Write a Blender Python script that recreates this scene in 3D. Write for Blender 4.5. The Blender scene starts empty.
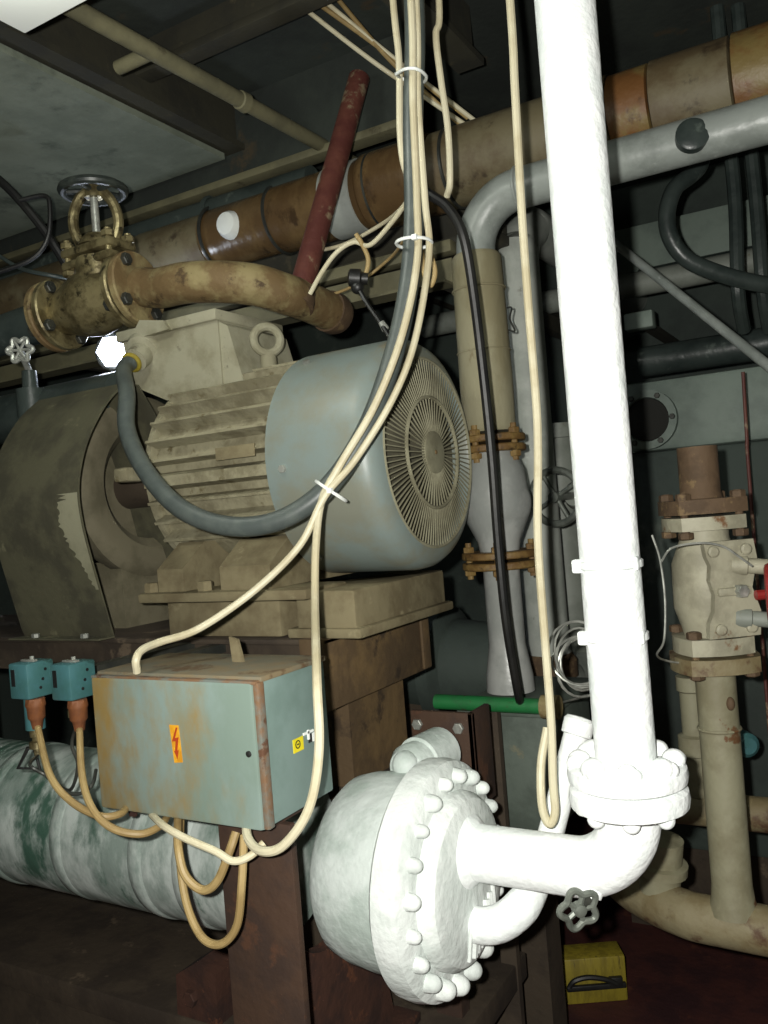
import bpy, bmesh, math, random
from mathutils import Vector, Matrix
random.seed(7)
SC = bpy.context.scene
COL = SC.collection
PI = math.pi

# ------------------------------------------------------------------ camera
# world axes: X runs along the machinery (to the right and towards us), Y goes across it, Z up
ROLL = math.radians(4.6)
FP = 850.0
CAM = Vector((0, 0, 1.5))
FW = Vector((-0.5, math.sqrt(.75), 0)); RH = Vector((math.sqrt(.75), 0.5, 0)); ZZ = Vector((0, 0, 1))
RR = RH * math.cos(ROLL) - ZZ * math.sin(ROLL)
UU = RH * math.sin(ROLL) + ZZ * math.cos(ROLL)
cd = bpy.data.cameras.new('camera'); cam = bpy.data.objects.new('camera', cd); COL.objects.link(cam)
m = Matrix.Identity(4)
for i in range(3):
    m[i][0] = RR[i]; m[i][1] = UU[i]; m[i][2] = -FW[i]; m[i][3] = CAM[i]
cam.matrix_world = m
cd.sensor_fit = 'VERTICAL'; cd.sensor_height = 24.0; cd.lens = 24.0 * FP / 1024
cd.clip_start = 0.02
SC.camera = cam
SC.view_settings.view_transform = 'Standard'; SC.view_settings.look = 'None'
SC.view_settings.gamma = 1; SC.view_settings.exposure = 0.0
SC.view_settings.use_curve_mapping = False

def ray(px, py): return FW + RR * ((px - 384) / FP) + UU * ((512 - py) / FP)
def P(px, py, d): return CAM + ray(px, py) * d
def PX(px, py, x):
    r = ray(px, py); return CAM + r * ((x - CAM.x) / r.x)
def PY(px, py, y):
    r = ray(px, py); return CAM + r * ((y - CAM.y) / r.y)
def PZ(px, py, z):
    r = ray(px, py); return CAM + r * ((z - CAM.z) / r.z)

# ------------------------------------------------------------------ light
w = bpy.data.worlds.new('engine_room_air'); SC.world = w; w.use_nodes = True
w.node_tree.nodes['Background'].inputs[0].default_value = (.56, .62, .57, 1)
w.node_tree.nodes['Background'].inputs[1].default_value = .06
def lamp(name, kind, loc, energy, color, size):
    l = bpy.data.lights.new(name, kind); o = bpy.data.objects.new(name, l); COL.objects.link(o)
    o.location = loc; l.energy = energy; l.color = color
    if kind == 'POINT': l.shadow_soft_size = size
    return o
lamp('camera_flash', 'POINT', CAM - RR * .055 + UU * .03, 146, (1, .985, .92), .012)

# ------------------------------------------------------------------ materials
def lin(c):
    def f(v): return v / 12.92 if v <= .04045 else ((v + .055) / 1.055) ** 2.4
    if isinstance(c, str): c = [int(c[i:i + 2], 16) / 255 for i in (0, 2, 4)]
    return (f(c[0]), f(c[1]), f(c[2]), 1)
def M(name, c1, c2=None, c3=None, scale=6., rough=.6, metal=0., bump=.15, bscale=40., t2=(.42, .62), t3=(.56, .64),
      stretch=(1, 1, 1), s3=None, emit=0., spec=.5, grad=None):
    """dirty procedural surface: c1 paint, c2 soft grime, c3 sharp patches (rust, bare metal, dust)"""
    mt = bpy.data.materials.new(name); mt.use_nodes = True
    nt = mt.node_tree; N = nt.nodes; L = nt.links; b = N['Principled BSDF']
    b.inputs['Roughness'].default_value = rough; b.inputs['Metallic'].default_value = metal
    b.inputs['Specular IOR Level'].default_value = spec
    tc = N.new('ShaderNodeTexCoord'); mp = N.new('ShaderNodeMapping'); L.new(tc.outputs['Object'], mp.inputs[0])
    mp.inputs['Scale'].default_value = stretch
    rgb = N.new('ShaderNodeRGB'); rgb.outputs[0].default_value = lin(c1); col = rgb.outputs[0]
    def layer(col, c, sc, t, off, det):
        nz = N.new('ShaderNodeTexNoise'); nz.inputs['Scale'].default_value = sc; nz.inputs['Detail'].default_value = det
        nz.inputs['Roughness'].default_value = .65
        ad = N.new('ShaderNodeVectorMath'); ad.operation = 'ADD'; ad.inputs[1].default_value = (off, off * .7, off * 1.3)
        L.new(mp.outputs[0], ad.inputs[0]); L.new(ad.outputs[0], nz.inputs['Vector'])
        rp = N.new('ShaderNodeMapRange'); rp.inputs[1].default_value = t[0]; rp.inputs[2].default_value = t[1]
        rp.interpolation_type = 'SMOOTHSTEP'
        fac = nz.outputs['Fac']
        if grad and off > 5:
            sx = N.new('ShaderNodeSeparateXYZ'); L.new(tc.outputs['Object'], sx.inputs[0])
            g = N.new('ShaderNodeMapRange'); g.inputs[1].default_value = grad[1]; g.inputs[2].default_value = grad[2]
            g.inputs[3].default_value = grad[3]; g.inputs[4].default_value = grad[4]
            L.new(sx.outputs['XYZ'.index(grad[0])], g.inputs[0])
            a2 = N.new('ShaderNodeMath'); L.new(fac, a2.inputs[0]); L.new(g.outputs[0], a2.inputs[1]); fac = a2.outputs[0]
        L.new(fac, rp.inputs[0])
        mx = N.new('ShaderNodeMixRGB'); L.new(rp.outputs[0], mx.inputs[0]); L.new(col, mx.inputs[1])
        mx.inputs[2].default_value = lin(c); return mx.outputs[0]
    if c2: col = layer(col, c2, scale, t2, 0.3, 6)
    if c3: col = layer(col, c3, s3 or scale * 1.7, t3, 7.1, 9)
    L.new(col, b.inputs['Base Color'])
    if emit:
        L.new(col, b.inputs['Emission Color']); b.inputs['Emission Strength'].default_value = emit
    if bump:
        nz = N.new('ShaderNodeTexNoise'); nz.inputs['Scale'].default_value = bscale; nz.inputs['Detail'].default_value = 5
        L.new(mp.outputs[0], nz.inputs['Vector'])
        bp = N.new('ShaderNodeBump'); bp.inputs['Strength'].default_value = bump; bp.inputs['Distance'].default_value = .01
        L.new(nz.outputs['Fac'], bp.inputs['Height']); L.new(bp.outputs[0], b.inputs['Normal'])
    return mt
MT = dict(
    frost=M('white_frost', 'f4f7f6', 'e6ecea', scale=9, rough=.95, bump=.35, bscale=60, spec=.1),
    frostv=M('packed_frost', 'dfe4e1', 'cdd4d0', scale=9, rough=.95, bump=.4, bscale=50, spec=.1),
    frostthin=M('thin_frost', 'c8d0cc', 'a8b4ad', '7b8b80', scale=7, rough=.9, bump=.3, bscale=50, spec=.2, t2=(.40, .62), t3=(.60, .75), s3=9,
                grad=('X', -.34, -.02, .12, -.25)),
    icy=M('icy_green_paint', '7e8b84', 'b0b8b3', '3d594c', scale=6, rough=.4, bump=.3, bscale=22, t2=(.42, .62), t3=(.48, .62), s3=6, stretch=(1.5, .8, .8), grad=('X', -.7, .5, .07, -.10)),
    motor=M('dusty_motor_casting', '8f8a72', '76705a', '62593f', scale=10, rough=.85, bump=.3, bscale=70, t3=(.56, .68), spec=.2),
    cowl=M('blue_grey_cowl', '7c8884', '7d7f72', '877d62', scale=5, rough=.42, bump=.06, bscale=30, t3=(.58, .72), s3=8, grad=('Z', .38, .66, -.08, .22)),
    grille=M('dusty_grille', '8d8a72', '77735d', '6b4f3c', scale=12, rough=.8, bump=.1, t3=(.66, .72)),
    chest=M('chest_grey_green', '59635a', '4a534b', '6d6c58', scale=8, rough=.7, bump=.15, t3=(.6, .7)),
    fan=M('dusty_fan', '625e4c', '504d3f', scale=12, rough=.9, bump=0),
    inner=M('dark_inside', '23231f', rough=.9, bump=0),
    tbox=M('terminal_box_grey', '97947f', '84806a', '6b6654', scale=9, rough=.8, bump=.2, t3=(.6, .7), spec=.2),
    guard=M('dark_guard_sheet', '545240', '434134', '737058', scale=9, rough=.6, bump=.12, bscale=50, t3=(.60, .66), s3=4.5),
    guardbare=M('bare_guard_patch', '8d8b74', '77755f', rough=.7, bump=.1),
    ring=M('coupling_olive', '6c6652', '5b5643', scale=9, rough=.8, bump=.15),
    base=M('bedplate_brown', '54432d', '6b5637', '3c2f20', scale=6, rough=.8, bump=.25, t3=(.55, .66)),
    basedark=M('bedplate_dark', '3f3529', '31281f', '5d5040', scale=7, rough=.8, bump=.2, t3=(.6, .7)),
    pedestal=M('pedestal_tan', '7d745a', '6a6049', '8d8468', scale=8, rough=.85, bump=.2, t3=(.6, .7), spec=.2),
    column=M('column_brown', '3f2b1d', '33231a', '4a2f1e', scale=8, rough=.8, bump=.25, t3=(.56, .66)),
    redrust=M('red_rust', '41261a', '301c15', '5a3521', scale=10, rough=.85, bump=.35),
    cab=M('cabinet_blue_grey', '7f908a', '74857b', '8c7646', scale=5, rough=.5, bump=.08, bscale=40, t3=(.42, .74), s3=12, stretch=(1, 1, .5),
          grad=('X', -.19, .14, .13, -.10)),
    cabside=M('cabinet_side', '728681', '677b75', '85735a', scale=6, rough=.5, bump=.08, t3=(.70, .76), s3=14),
    cabtop=M('cabinet_top', '786a50', '6b6a5c', '5a4630', scale=9, rough=.7, bump=.15),
    rustedge=M('rusty_edge', '76593f', '69706a', '5a3d2a', scale=16, rough=.75, bump=.2),
    stick=M('warning_yellow', 'e2a628', 'c98a20', scale=30, rough=.5, bump=0),
    bolt_red=M('flash_red', 'a8401c', rough=.5, bump=0),
    yellow=M('sticker_yellow', 'e0d020', rough=.5, bump=0),
    white=M('label_white', 'e8ece8', rough=.5, bump=0),
    black=M('black_plastic', '161616', '222220', rough=.45, bump=.05),
    hose=M('black_hose', '474e4c', '545b57', scale=12, rough=.42, bump=.05),
    cable=M('cream_cable', 'c9c2a6', 'b8ae8f', scale=8, rough=.5, bump=.03),
    tan=M('tan_cable', 'a08a5c', '8a744a', scale=9, rough=.55, bump=.03),
    teal=M('teal_switch_paint', '3e676b', '38605f', '2a4a48', scale=14, rough=.45, bump=.05, t3=(.62, .7)),
    gland=M('brown_gland', '744626', '623a22', scale=20, rough=.6, bump=.1),
    brass=M('grimy_brass', '8f8460', '5c5238', '342e20', scale=14, rough=.38, metal=.55, bump=.3, bscale=40, t3=(.54, .66)),
    steel=M('pale_steel', 'b4b6ae', '8d8f88', scale=20, rough=.35, metal=.5, bump=.1),
    darksteel=M('dark_steel', '30322f', '3e3f39', scale=14, rough=.45, metal=.3, bump=.15),
    wheel=M('dark_wheel', '272c2a', '383d38', scale=14, rough=.4, bump=.1),
    greywheel=M('grey_wheel', '72776f', '565b54', scale=18, rough=.45, metal=.3, bump=.15),
    rustpipe=M('rusty_tan_pipe', '685435', '877a54', '47361f', scale=11, rough=.75, bump=.35, bscale=45, t3=(.56, .66)),
    redpipe=M('red_flaking_pipe', '572d27', '673c31', '8a785f', scale=9, rough=.6, bump=.3, t3=(.52, .60), s3=13),
    lagging=M('brown_lagging', '55422b', '695538', '3d2e1e', scale=6, rough=.25, bump=.35, bscale=24, t3=(.56, .68), stretch=(1, .6, .6)),
    lagdull=M('dull_lagging', '574a33', '6a624a', '3d3222', scale=6, rough=.6, bump=.3, bscale=24, t3=(.56, .68)),
    lagorange=M('orange_lagging', '6b4826', '75643a', '4c3420', scale=7, rough=.5, bump=.25, t3=(.58, .68)),
    tape=M('grey_tape', '9a9e98', '8a8e86', rough=.5, bump=.15),
    greypipe=M('silver_grey_pipe', '8e948f', '7c827d', 'a4a8a2', scale=10, rough=.38, bump=.15, t3=(.62, .7)),
    palepipe=M('pale_grey_pipe', 'a9ada5', '979c94', '7d7c70', scale=8, rough=.5, bump=.12, t3=(.64, .74)),
    duskpipe=M('dull_grey_pipe', '888d84', '7a7f76', '6f6a58', scale=9, rough=.55, bump=.12, t3=(.62, .72)),
    cloth=M('tan_cloth_lagging', '8f8a70', '7f785c', '6b5a3c', scale=6, rough=.8, bump=.3, bscale=30, t3=(.60, .7), stretch=(1, 1, .5)),
    rustflange=M('rusty_flange', '664c28', '80683a', '35281a', scale=16, rough=.6, bump=.4, t3=(.54, .66)),
    valvebody=M('silver_valve', 'a0a29e', '8d908c', scale=8, rough=.32, bump=.15),
    creamvalve=M('cream_valve', '9f9b86', '878370', '6b4a2c', scale=10, rough=.6, bump=.2, t3=(.60, .68), s3=12),
    creampipe=M('cream_pipe', '8d8a72', '7c775f', '67492f', scale=7, rough=.6, bump=.2, t3=(.62, .68), s3=14),
    rustycream=M('rusty_cream_pipe', '837a5e', '75684a', '553d2a', scale=9, rough=.65, bump=.3, t3=(.52, .64), s3=10),
    brownrust=M('brown_rust', '594632', '4b3a28', '6f5b3e', scale=16, rough=.8, bump=.3),
    red=M('red_paint', '8f2420', '701c1a', rough=.5, bump=.1),
    green=M('green_paint', '1f6b38', '2a5636', '3e4630', scale=8, rough=.5, bump=.1),
    bulk=M('teal_bulkhead', '3f4943', '333b37', '565e55', scale=2.2, rough=.75, bump=.15, t3=(.60, .72)),
    bulkpale=M('pale_panel', '7d8a80', '6a766e', scale=4, rough=.6, bump=.1),
    ceil=M('grey_green_lamplit_deckhead', '7b8274', '686f62', '4c5349', scale=2.5, rough=.8, bump=.2, t3=(.54, .68)),  # grey-green deckhead paint, brightened to carry the lamplight
    ceildark=M('dark_deckhead', '2a2f2b', '343a34', '453c2c', scale=3, rough=.85, bump=.2, t3=(.60, .7)),  # dark deckhead tone; on the beam web it is painted shade
    beam=M('olive_beam', '6e6a50', '5f5c46', '4c4634', scale=6, rough=.75, bump=.15, t3=(.6, .7)),
    darkbeam=M('dark_beam', '363428', '2d2c24', '4c4634', scale=6, rough=.8, bump=.15, t3=(.6, .7)),
    dred=M('dark_red_deck', '47231e', '34191a', '573023', scale=5, rough=.7, bump=.25, t3=(.58, .68)),
    yellowp=M('dull_yellow', '8f8026', '7a6c20', '5a4f20', scale=14, rough=.6, bump=.15, stretch=(3, 3, .6), t3=(.6, .7)),
    lampglow=M('lamp_diffuser', 'c9ccc6', rough=.4, bump=0, emit=.45),
    blueglow=M('lamp_glass', 'dfe8ff', rough=.3, bump=0, emit=9.),
    darkpipe=M('dark_pipe', '3a423f', '2d3533', '59625c', scale=8, rough=.35, bump=.15, t3=(.6, .7)),
)

# ------------------------------------------------------------------ mesh builder
def basis(d):
    d = Vector(d).normalized(); a = Vector((0, 0, 1)) if abs(d.z) < .9 else Vector((0, 1, 0))
    u = d.cross(a).normalized(); v = d.cross(u).normalized(); return d, u, v
def spline(pts, n=8):
    pts = [Vector(p) for p in pts]
    if len(pts) < 3: return pts
    out = []; q = [2 * pts[0] - pts[1]] + pts + [2 * pts[-1] - pts[-2]]
    for i in range(1, len(q) - 2):
        a, b, c, d = q[i - 1:i + 3]
        for k in range(n):
            t = k / n
            out.append(.5 * (2 * b + (c - a) * t + (2 * a - 5 * b + 4 * c - d) * t * t + (3 * b - a - 3 * c + d) * t ** 3))
    out.append(pts[-1]); return out
class MB:
    def __init__(s): s.v = []; s.f = []
    def ring(s, c, u, v, r, n):
        i = len(s.v)
        for k in range(n):
            a = 2 * PI * k / n; s.v.append(c + u * (r * math.cos(a)) + v * (r * math.sin(a)))
        return list(range(i, i + n))
    def bridge(s, a, b):
        n = len(a)
        for k in range(n): s.f.append((a[k], a[(k + 1) % n], b[(k + 1) % n], b[k]))
    def lathe(s, o, d, prof, n=32, caps=True):
        """prof: (distance along d, radius)"""
        o = Vector(o); d, u, v = basis(d); prev = None; first = None
        for t, r in prof:
            R = s.ring(o + d * t, u, v, max(r, 1e-5), n)
            if prev: s.bridge(prev, R)
            else: first = R
            prev = R
        if caps: s.f.append(tuple(reversed(first))); s.f.append(tuple(prev))
        return s
    def cyl(s, a, b, r, r2=None, n=24):
        a = Vector(a); b = Vector(b); return s.lathe(a, b - a, [(0, r), ((b - a).length, r if r2 is None else r2)], n)
    def tube(s, pts, r, n=12, smooth=8, closed=False):
        pts = spline(pts, smooth) if smooth else [Vector(p) for p in pts]
        if closed: pts = pts[:-1] if (pts[0] - pts[-1]).length < 1e-6 else pts
        N = len(pts); rr = r if callable(r) else (lambda t: r)
        T = []
        for i in range(N):
            a = pts[(i - 1) % N] if closed or i else pts[i]; b = pts[(i + 1) % N] if closed or i < N - 1 else pts[i]
            T.append((b - a).normalized())
        _, u, v = basis(T[0]); R = []
        for i in range(N):
            if i:
                u = (u - T[i] * u.dot(T[i])).normalized(); v = T[i].cross(u)
            else: v = T[i].cross(u)
            R.append(s.ring(pts[i], u, v, rr(i / max(1, N - 1)), n))
        for i in range(N - 1): s.bridge(R[i], R[i + 1])
        if closed: s.bridge(R[-1], R[0])
        else: s.f.append(tuple(reversed(R[0]))); s.f.append(tuple(R[-1]))
        return s
    def torus(s, c, d, R, r, n=36, k=10):
        d, u, v = basis(d); c = Vector(c)
        return s.tube([c + u * (R * math.cos(2 * PI * i / n)) + v * (R * math.sin(2 * PI * i / n)) for i in range(n)], r, k, 0, True)
    def box(s, lo, hi, bev=0., mat=None):
        lo = Vector(lo); hi = Vector(hi)
        bm = bmesh.new(); bmesh.ops.create_cube(bm, size=1)
        for v in bm.verts: v.co = Vector([(lo[i] + hi[i]) / 2 + v.co[i] * (hi[i] - lo[i]) for i in range(3)])
        if bev: bmesh.ops.bevel(bm, geom=bm.edges[:], offset=bev, segments=2, affect='EDGES', profile=.5)
        if mat:
            for v in bm.verts: v.co = mat @ v.co
        return s.bm(bm)
    def bm(s, bm):
        i = len(s.v); bm.verts.index_update()
        for v in bm.verts: s.v.append(v.co.copy())
        for f in bm.faces: s.f.append(tuple(i + v.index for v in f.verts))
        bm.free(); return s
    def ball(s, c, r, sc=(1, 1, 1), seg=14):
        bm = bmesh.new(); bmesh.ops.create_uvsphere(bm, u_segments=seg, v_segments=max(6, seg // 2 + 2), radius=r)
        for v in bm.verts: v.co = Vector(c) + Vector([v.co[i] * sc[i] for i in range(3)])
        return s.bm(bm)
    def prism(s, poly, ext):
        """poly: world points of one face, ext: extrusion vector"""
        ext = Vector(ext); i = len(s.v); n = len(poly)
        for p in poly: s.v.append(Vector(p))
        for p in poly: s.v.append(Vector(p) + ext)
        s.f.append(tuple(range(i + n - 1, i - 1, -1))); s.f.append(tuple(range(i + n, i + 2 * n)))
        for k in range(n): s.f.append((i + k, i + (k + 1) % n, i + n + (k + 1) % n, i + n + k))
        return s
    def hexbolt(s, c, d, r, h):
        d = Vector(d).normalized(); s.lathe(c, d, [(0, r), (h * .85, r), (h, r * .85)], 6)
        return s
    def base(s):
        xs = [v.x for v in s.v]; ys = [v.y for v in s.v]; zs = [v.z for v in s.v]
        return Vector(((min(xs) + max(xs)) / 2, (min(ys) + max(ys)) / 2, min(zs)))
    def build(s, name, mat, parent=None, angle=35):
        off = wpos(parent) if parent else s.base()
        me = bpy.data.meshes.new(name); me.from_pydata([v - off for v in s.v], [], s.f)
        bm = bmesh.new(); bm.from_mesh(me); bmesh.ops.recalc_face_normals(bm, faces=bm.faces[:]); bm.to_mesh(me); bm.free()
        me.polygons.foreach_set('use_smooth', [True] * len(me.polygons)); me.set_sharp_from_angle(angle=math.radians(angle))
        me.materials.append(MT[mat]); me.update()
        o = bpy.data.objects.new(name, me); COL.objects.link(o)
        if parent: o.parent = parent
        else: o.location = off
        return o
def wpos(o):
    p = Vector((0, 0, 0))
    while o: p += o.location; o = o.parent
    return p
def tag(o, label, cat, group=None):
    o['label'] = label; o['category'] = cat
    if group: o['group'] = group
    return o
def thing(name, label, cat, loc, group=None):
    o = bpy.data.objects.new(name, None); COL.objects.link(o); o.location = Vector(loc); o.empty_display_size = .05
    return tag(o, label, cat, group)
def struct(o): o['kind'] = 'structure'; return o
def part(b, name, mat, parent, label=None, angle=35):
    o = b.build(name, mat, parent, angle)
    if label: o['label'] = label
    return o
def inst(src, parent, delta):
    c = src.copy(); COL.objects.link(c); c.parent = parent; c.location = src.location + Vector(delta); return c
X = Vector((1, 0, 0)); Y = Vector((0, 1, 0)); Z = Vector((0, 0, 1))

# ------------------------------------------------------------------ room shell
struct(MB().box((-4.6, .2, -.1), (2.6, 4.4, 0)).build('floor', 'dred'))
struct(MB().box((-4.6, 4.0, 0), (2.6, 4.1, 3.0)).build('wall_back', 'bulk'))
struct(MB().box((-4.6, .2, 0), (-4.5, 4.0, 3.0)).build('wall_left', 'bulk'))
struct(MB().box((2.5, .2, 0), (2.6, 4.0, 3.0)).build('wall_right', 'bulk'))
struct(MB().box((-4.6, -.6, 2.9), (2.6, 4.4, 3.0)).build('ceiling', 'ceildark'))

# deckhead beams (built into the deckhead)
def trim(n, mb, mat): o = mb.build('trim_%d' % n, mat); return struct(o)
by = PZ(300, 165, 2.62).y
def tbeam(y, z, h, wd, x0=-4.5, x1=2.4):
    b = MB(); b.box((x0, y - wd, z), (x1, y + wd, z + .025), .004); b.box((x0, y - .012, z + .02), (x1, y + .012, h)); return b
bxe = PY(402, 122, by).x
trim(1, MB().box((-3.4, by - .032, 2.62), (bxe, by + .032, 2.645), .004), 'beam')
trim(7, MB().box((-3.4, by - .008, 2.645), (bxe, by + .008, 2.9)), 'ceildark')  # web coloured dark for the shade above the lit flange
trim(2, tbeam(by - .95, 2.72, 2.9, .05), 'darkbeam')
trim(3, tbeam(by - .42, 2.8, 2.9, .03), 'darkbeam')
b = MB()
for x in (-2.6, -1.75, -.9, 0.1): b.box((x - .01, .3, 2.74), (x + .01, by, 2.9)); b.box((x - .04, .3, 2.725), (x + .04, by, 2.745))
trim(4, b, 'darkbeam')
# olive girder under the beam at the back
b = MB(); gy = by + .05
b.box((-4.4, gy + .1, 2.30), (-.9, gy + .13, 2.62)); b.box((-4.4, gy + .02, 2.27), (-.9, gy + .2, 2.30), .004)
trim(5, b, 'darkbeam')
b = MB(); b.box((-4.4, .25, 2.70), (PZ(185, 140, 2.70).x, by - .04, 2.72)); trim(6, b, 'ceil')  # plate whose paler colour stands in for lamplight on the deckhead

# ------------------------------------------------------------------ main pixel-measured places
# motor
MY = 1.72; MX = -.857; MZ = P(432, 452, 1.9).z
# vessel under the bedplate
vf = P(455, 878, 1.5); VX, VY, VZ = vf
# white riser
re = P(636, 857, 1.353)

# ------------------------------------------------------------------ bedplate
d0 = P(323, 640, 1.75); BX, BY, BZ = d0            # right front top corner
BW = .47; BT = .15
t = thing('bedplate', 'brown welded steel bedplate carrying the electric motor', 'machine base', (BX, BY, BZ - BT))
b = MB(); b.box((-2.9, BY, BZ - .012), (BX, BY + BW, BZ), .003); b.box((-2.9, BY + .012, BZ - .085), (BX - .02, BY + .03, BZ - .012)); b.box((-2.9, BY + BW - .03, BZ - .085), (BX - .02, BY + BW - .012, BZ - .012))
part(b, 'deck_plate', 'basedark', t)
b = MB(); b.box((BX - .06, BY - .005, BZ - BT), (BX, BY + BW + .005, BZ + .002), .004); b.box((BX, BY + BW - .05, BZ - BT + .005), (BX + .008, BY + BW - .01, BZ - .02), .003)
part(b, 'end_plate', 'base', t)
b = MB(); b.box((-1.46, BY + .03, BZ), (-1.13, BY + BW - .03, BZ + .085), .006); part(b, 'pedestal_block', 'pedestal', t)
b = MB(); b.box((-1.08, BY + .02, BZ), (-.93, BY + BW - .03, BZ + .10), .008); b.box((-1.10, BY + .01, BZ + .0), (-.915, BY + BW - .02, BZ + .022), .006)
part(b, 'pedestal_block', 'pedestal', t)
b = MB(); b.box((BX - .20, BY + .12, .9), (BX - .03, BY + BW - .1, BZ - BT)); part(b, 'post', 'base', t)
b = MB(); b.box((BX - .26, BY + .14, .42), (BX - .0, BY + BW - .06, .9)); part(b, 'foot_column', 'basedark', t)
b = MB()
for x in (-2.85,): b.box((x, BY + .3, .421), (x + .12, BY + .44, BZ - .085))
part(b, 'rear_post', 'basedark', t)

# ------------------------------------------------------------------ motor
mt = thing('electric_motor', 'large dusty electric motor with a blue-grey fan cowl', 'motor', (-1.2, MY, BZ + .1))
FX0, FX1 = -1.49, -1.06       # finned casing
b = MB(); ax = Vector((0, MY, MZ))
b.lathe((FX0, MY, MZ), X, [(0, .19), (.0, .222), (FX1 - FX0, .222)], 48)
nf = 32
for k in range(nf):
    a = 2 * PI * k / nf + .05; er = Vector((0, math.cos(a), math.sin(a))); et = Vector((0, -math.sin(a), math.cos(a)))
    if er.z < -.72: continue
    o = ax + er * .215; hw = .0045
    if abs(k - 16) == 0: hw = .017
    q = [Vector((FX0 - .004, 0, 0)) + o + et * (s * hw * 1.3) for s in (-1, 1)] + [Vector((FX0 - .004, 0, 0)) + o + er * .042 + et * (s * hw * .7) for s in (1, -1)]
    b.prism(q, (FX1 - FX0, 0, 0))
part(b, 'finned_casing', 'motor', mt)
b = MB(); b.lathe((FX0 - .07, MY, MZ), X, [(0, .10), (.01, .15), (.05, .215), (.055, .240), (.072, .240), (.072, .20)], 48); part(b, 'end_shield', 'motor', mt)
b = MB()
for s in (0,): b.box((FX0 - .075, MY - .285, MZ - .005), (FX0 - .03, MY - .225, MZ + .03), .008)
part(b, 'end_shield_lug', 'motor', mt)
CX0 = -1.125
b = MB(); L_ = MX - CX0
prof = [(0, .245), (0, .262), (L_ - .055, .263), (L_ - .03, .258), (L_ - .012, .245), (L_ - .003, .226), (L_, .212), (L_ - .008, .208), (L_ - .05, .205), (L_ - .05, .1)]
b.lathe((CX0, MY, MZ), X, prof, 72, False); cowl = part(b, 'fan_cowl', 'cowl', mt, 'blue-grey painted fan cowl')
b = MB(); b.lathe((MX - .045, MY, MZ), X, [(0, .001), (0, .204)], 48, False); part(b, 'fan_disc', 'fan', cowl)
g = MB(); gx = MX - .002
def gp(r, a): return Vector((gx + .008 * (1 - (r / .21) ** 2), MY + r * math.cos(a), MZ + r * math.sin(a)))
for k in range(104):
    a = 2 * PI * k / 104; g.tube([gp(.122, a), gp(.215, a)], .0017, 5, 0)
for k in range(52):
    a = 2 * PI * k / 52; g.tube([gp(.045, a), gp(.128, a)], .0019, 5, 0)
g.torus((gx + .006, MY, MZ), X, .125, .0045, 48, 6); g.torus((gx, MY, MZ), X, .213, .004, 64, 6)
g.lathe((gx + .002, MY, MZ), X, [(0, .048), (.009, .048), (.011, .04)], 32)
grl = part(g, 'fan_grille', 'grille', mt, 'round wire fan grille')
part(MB().lathe((gx + .012, MY, MZ), X, [(0, .006), (.003, .004)], 10), 'screw', 'rustpipe', grl)
for a in (PI * 1.02, PI * .68, PI * 1.3):
    c = ax + Vector((CX0 + .045, math.cos(a) * .262, math.sin(a) * .262))
    part(MB().hexbolt(c, (0, math.cos(a), math.sin(a)), .009, .008), 'cowl_screw', 'steel', mt)
# feet
for x0, x1 in ((-1.46, -1.38), (-1.27, -1.13)):
    b = MB(); b.prism([(x0, MY - .27, BZ + .108), (x0, MY + .2, BZ + .108), (x0, MY + .16, MZ - .16), (x0, MY - .19, MZ - .16), (x0, MY - .27, BZ + .16)], (x1 - x0, 0, 0))
    part(b, 'foot', 'pedestal', mt)
b = MB(); b.box((-1.50, MY - .30, BZ + .085), (-1.02, MY - .14, BZ + .108), .006); part(b, 'foot_rail', 'pedestal', mt)
for x in (-1.485, -1.32):
    part(MB().hexbolt((x, MY - .265, BZ + .108), Z, .018, .022), 'foot_bolt', 'pedestal', mt)
# terminal box
tx1 = PY(215, 312, MY - .12).x; tx0 = PY(122, 335, MY - .12).x; tz1 = PY(215, 309, MY - .12).z; tz0 = MZ + .2
y0, y1 = MY - .12, MY + .13
b = MB(); b.prism([(tx0 + .02, y0, tz0 + .055), (tx0 + .14, y0, tz0 - .0), (tx1 + .005, y0, tz0), (tx1 + .005, y0, tz1 - .02), (tx0, y0, tz1 - .02)], (0, y1 - y0, 0))
tb = part(b, 'terminal_box', 'tbox', mt)
b = MB(); b.box((tx0 - .012, y0 - .012, tz1 - .028), (tx1 + .01, y1 + .012, tz1), .005); part(b, 'lid', 'tbox', tb)
b = MB(); b.prism([(tx1 + .004, y0 + .006, tz1 - .03), (tx1 + .03, y0 + .006, tz1 - .045), (tx1 + .07, y0 + .006, tz0), (tx1 + .004, y0 + .006, tz0)], (0, y1 - y0 - .012, 0))
part(b, 'box_neck', 'tbox', tb)
gl = PY(143, 352, y0); gdir = Vector((.12, -.8, -.55)).normalized()
b = MB(); b.lathe(gl + Vector((0, .03, .02)), gdir, [(0, .05), (.03, .052), (.045, .046), (.05, .032), (.085, .03)], 20)
part(b, 'cable_gland', 'tbox', tb)
b = MB(); b.prism([gl + Vector((-.02, -.004, .03)), gl + Vector((.115, -.004, .035)), gl + Vector((.10, -.004, .06)), gl + Vector((.02, -.004, .075))], (0, -.02, 0)); part(b, 'gland_boss', 'tbox', tb)
part(MB().torus(gl + gdir * .06, gdir, .021, .006, 20, 8), 'gland_seal', 'yellowp', tb, 'yellow seal at the cable gland')
# lifting eye
le = PY(267, 340, MY - .04)
b = MB(); b.torus(le, (.75, -.6, .05), .033, .011, 28, 10); b.cyl(le - Z * .04, le - Z * .09, .02); part(b, 'lifting_eye', 'tbox', mt)
# name plate on the fins
b = MB(); npt = PY(235, 452, MY - .262); b.box(npt + Vector((-.055, -.002, -.014)), npt + Vector((.055, .002, .014)), .001); part(b, 'data_plate', 'pedestal', mt)

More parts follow.
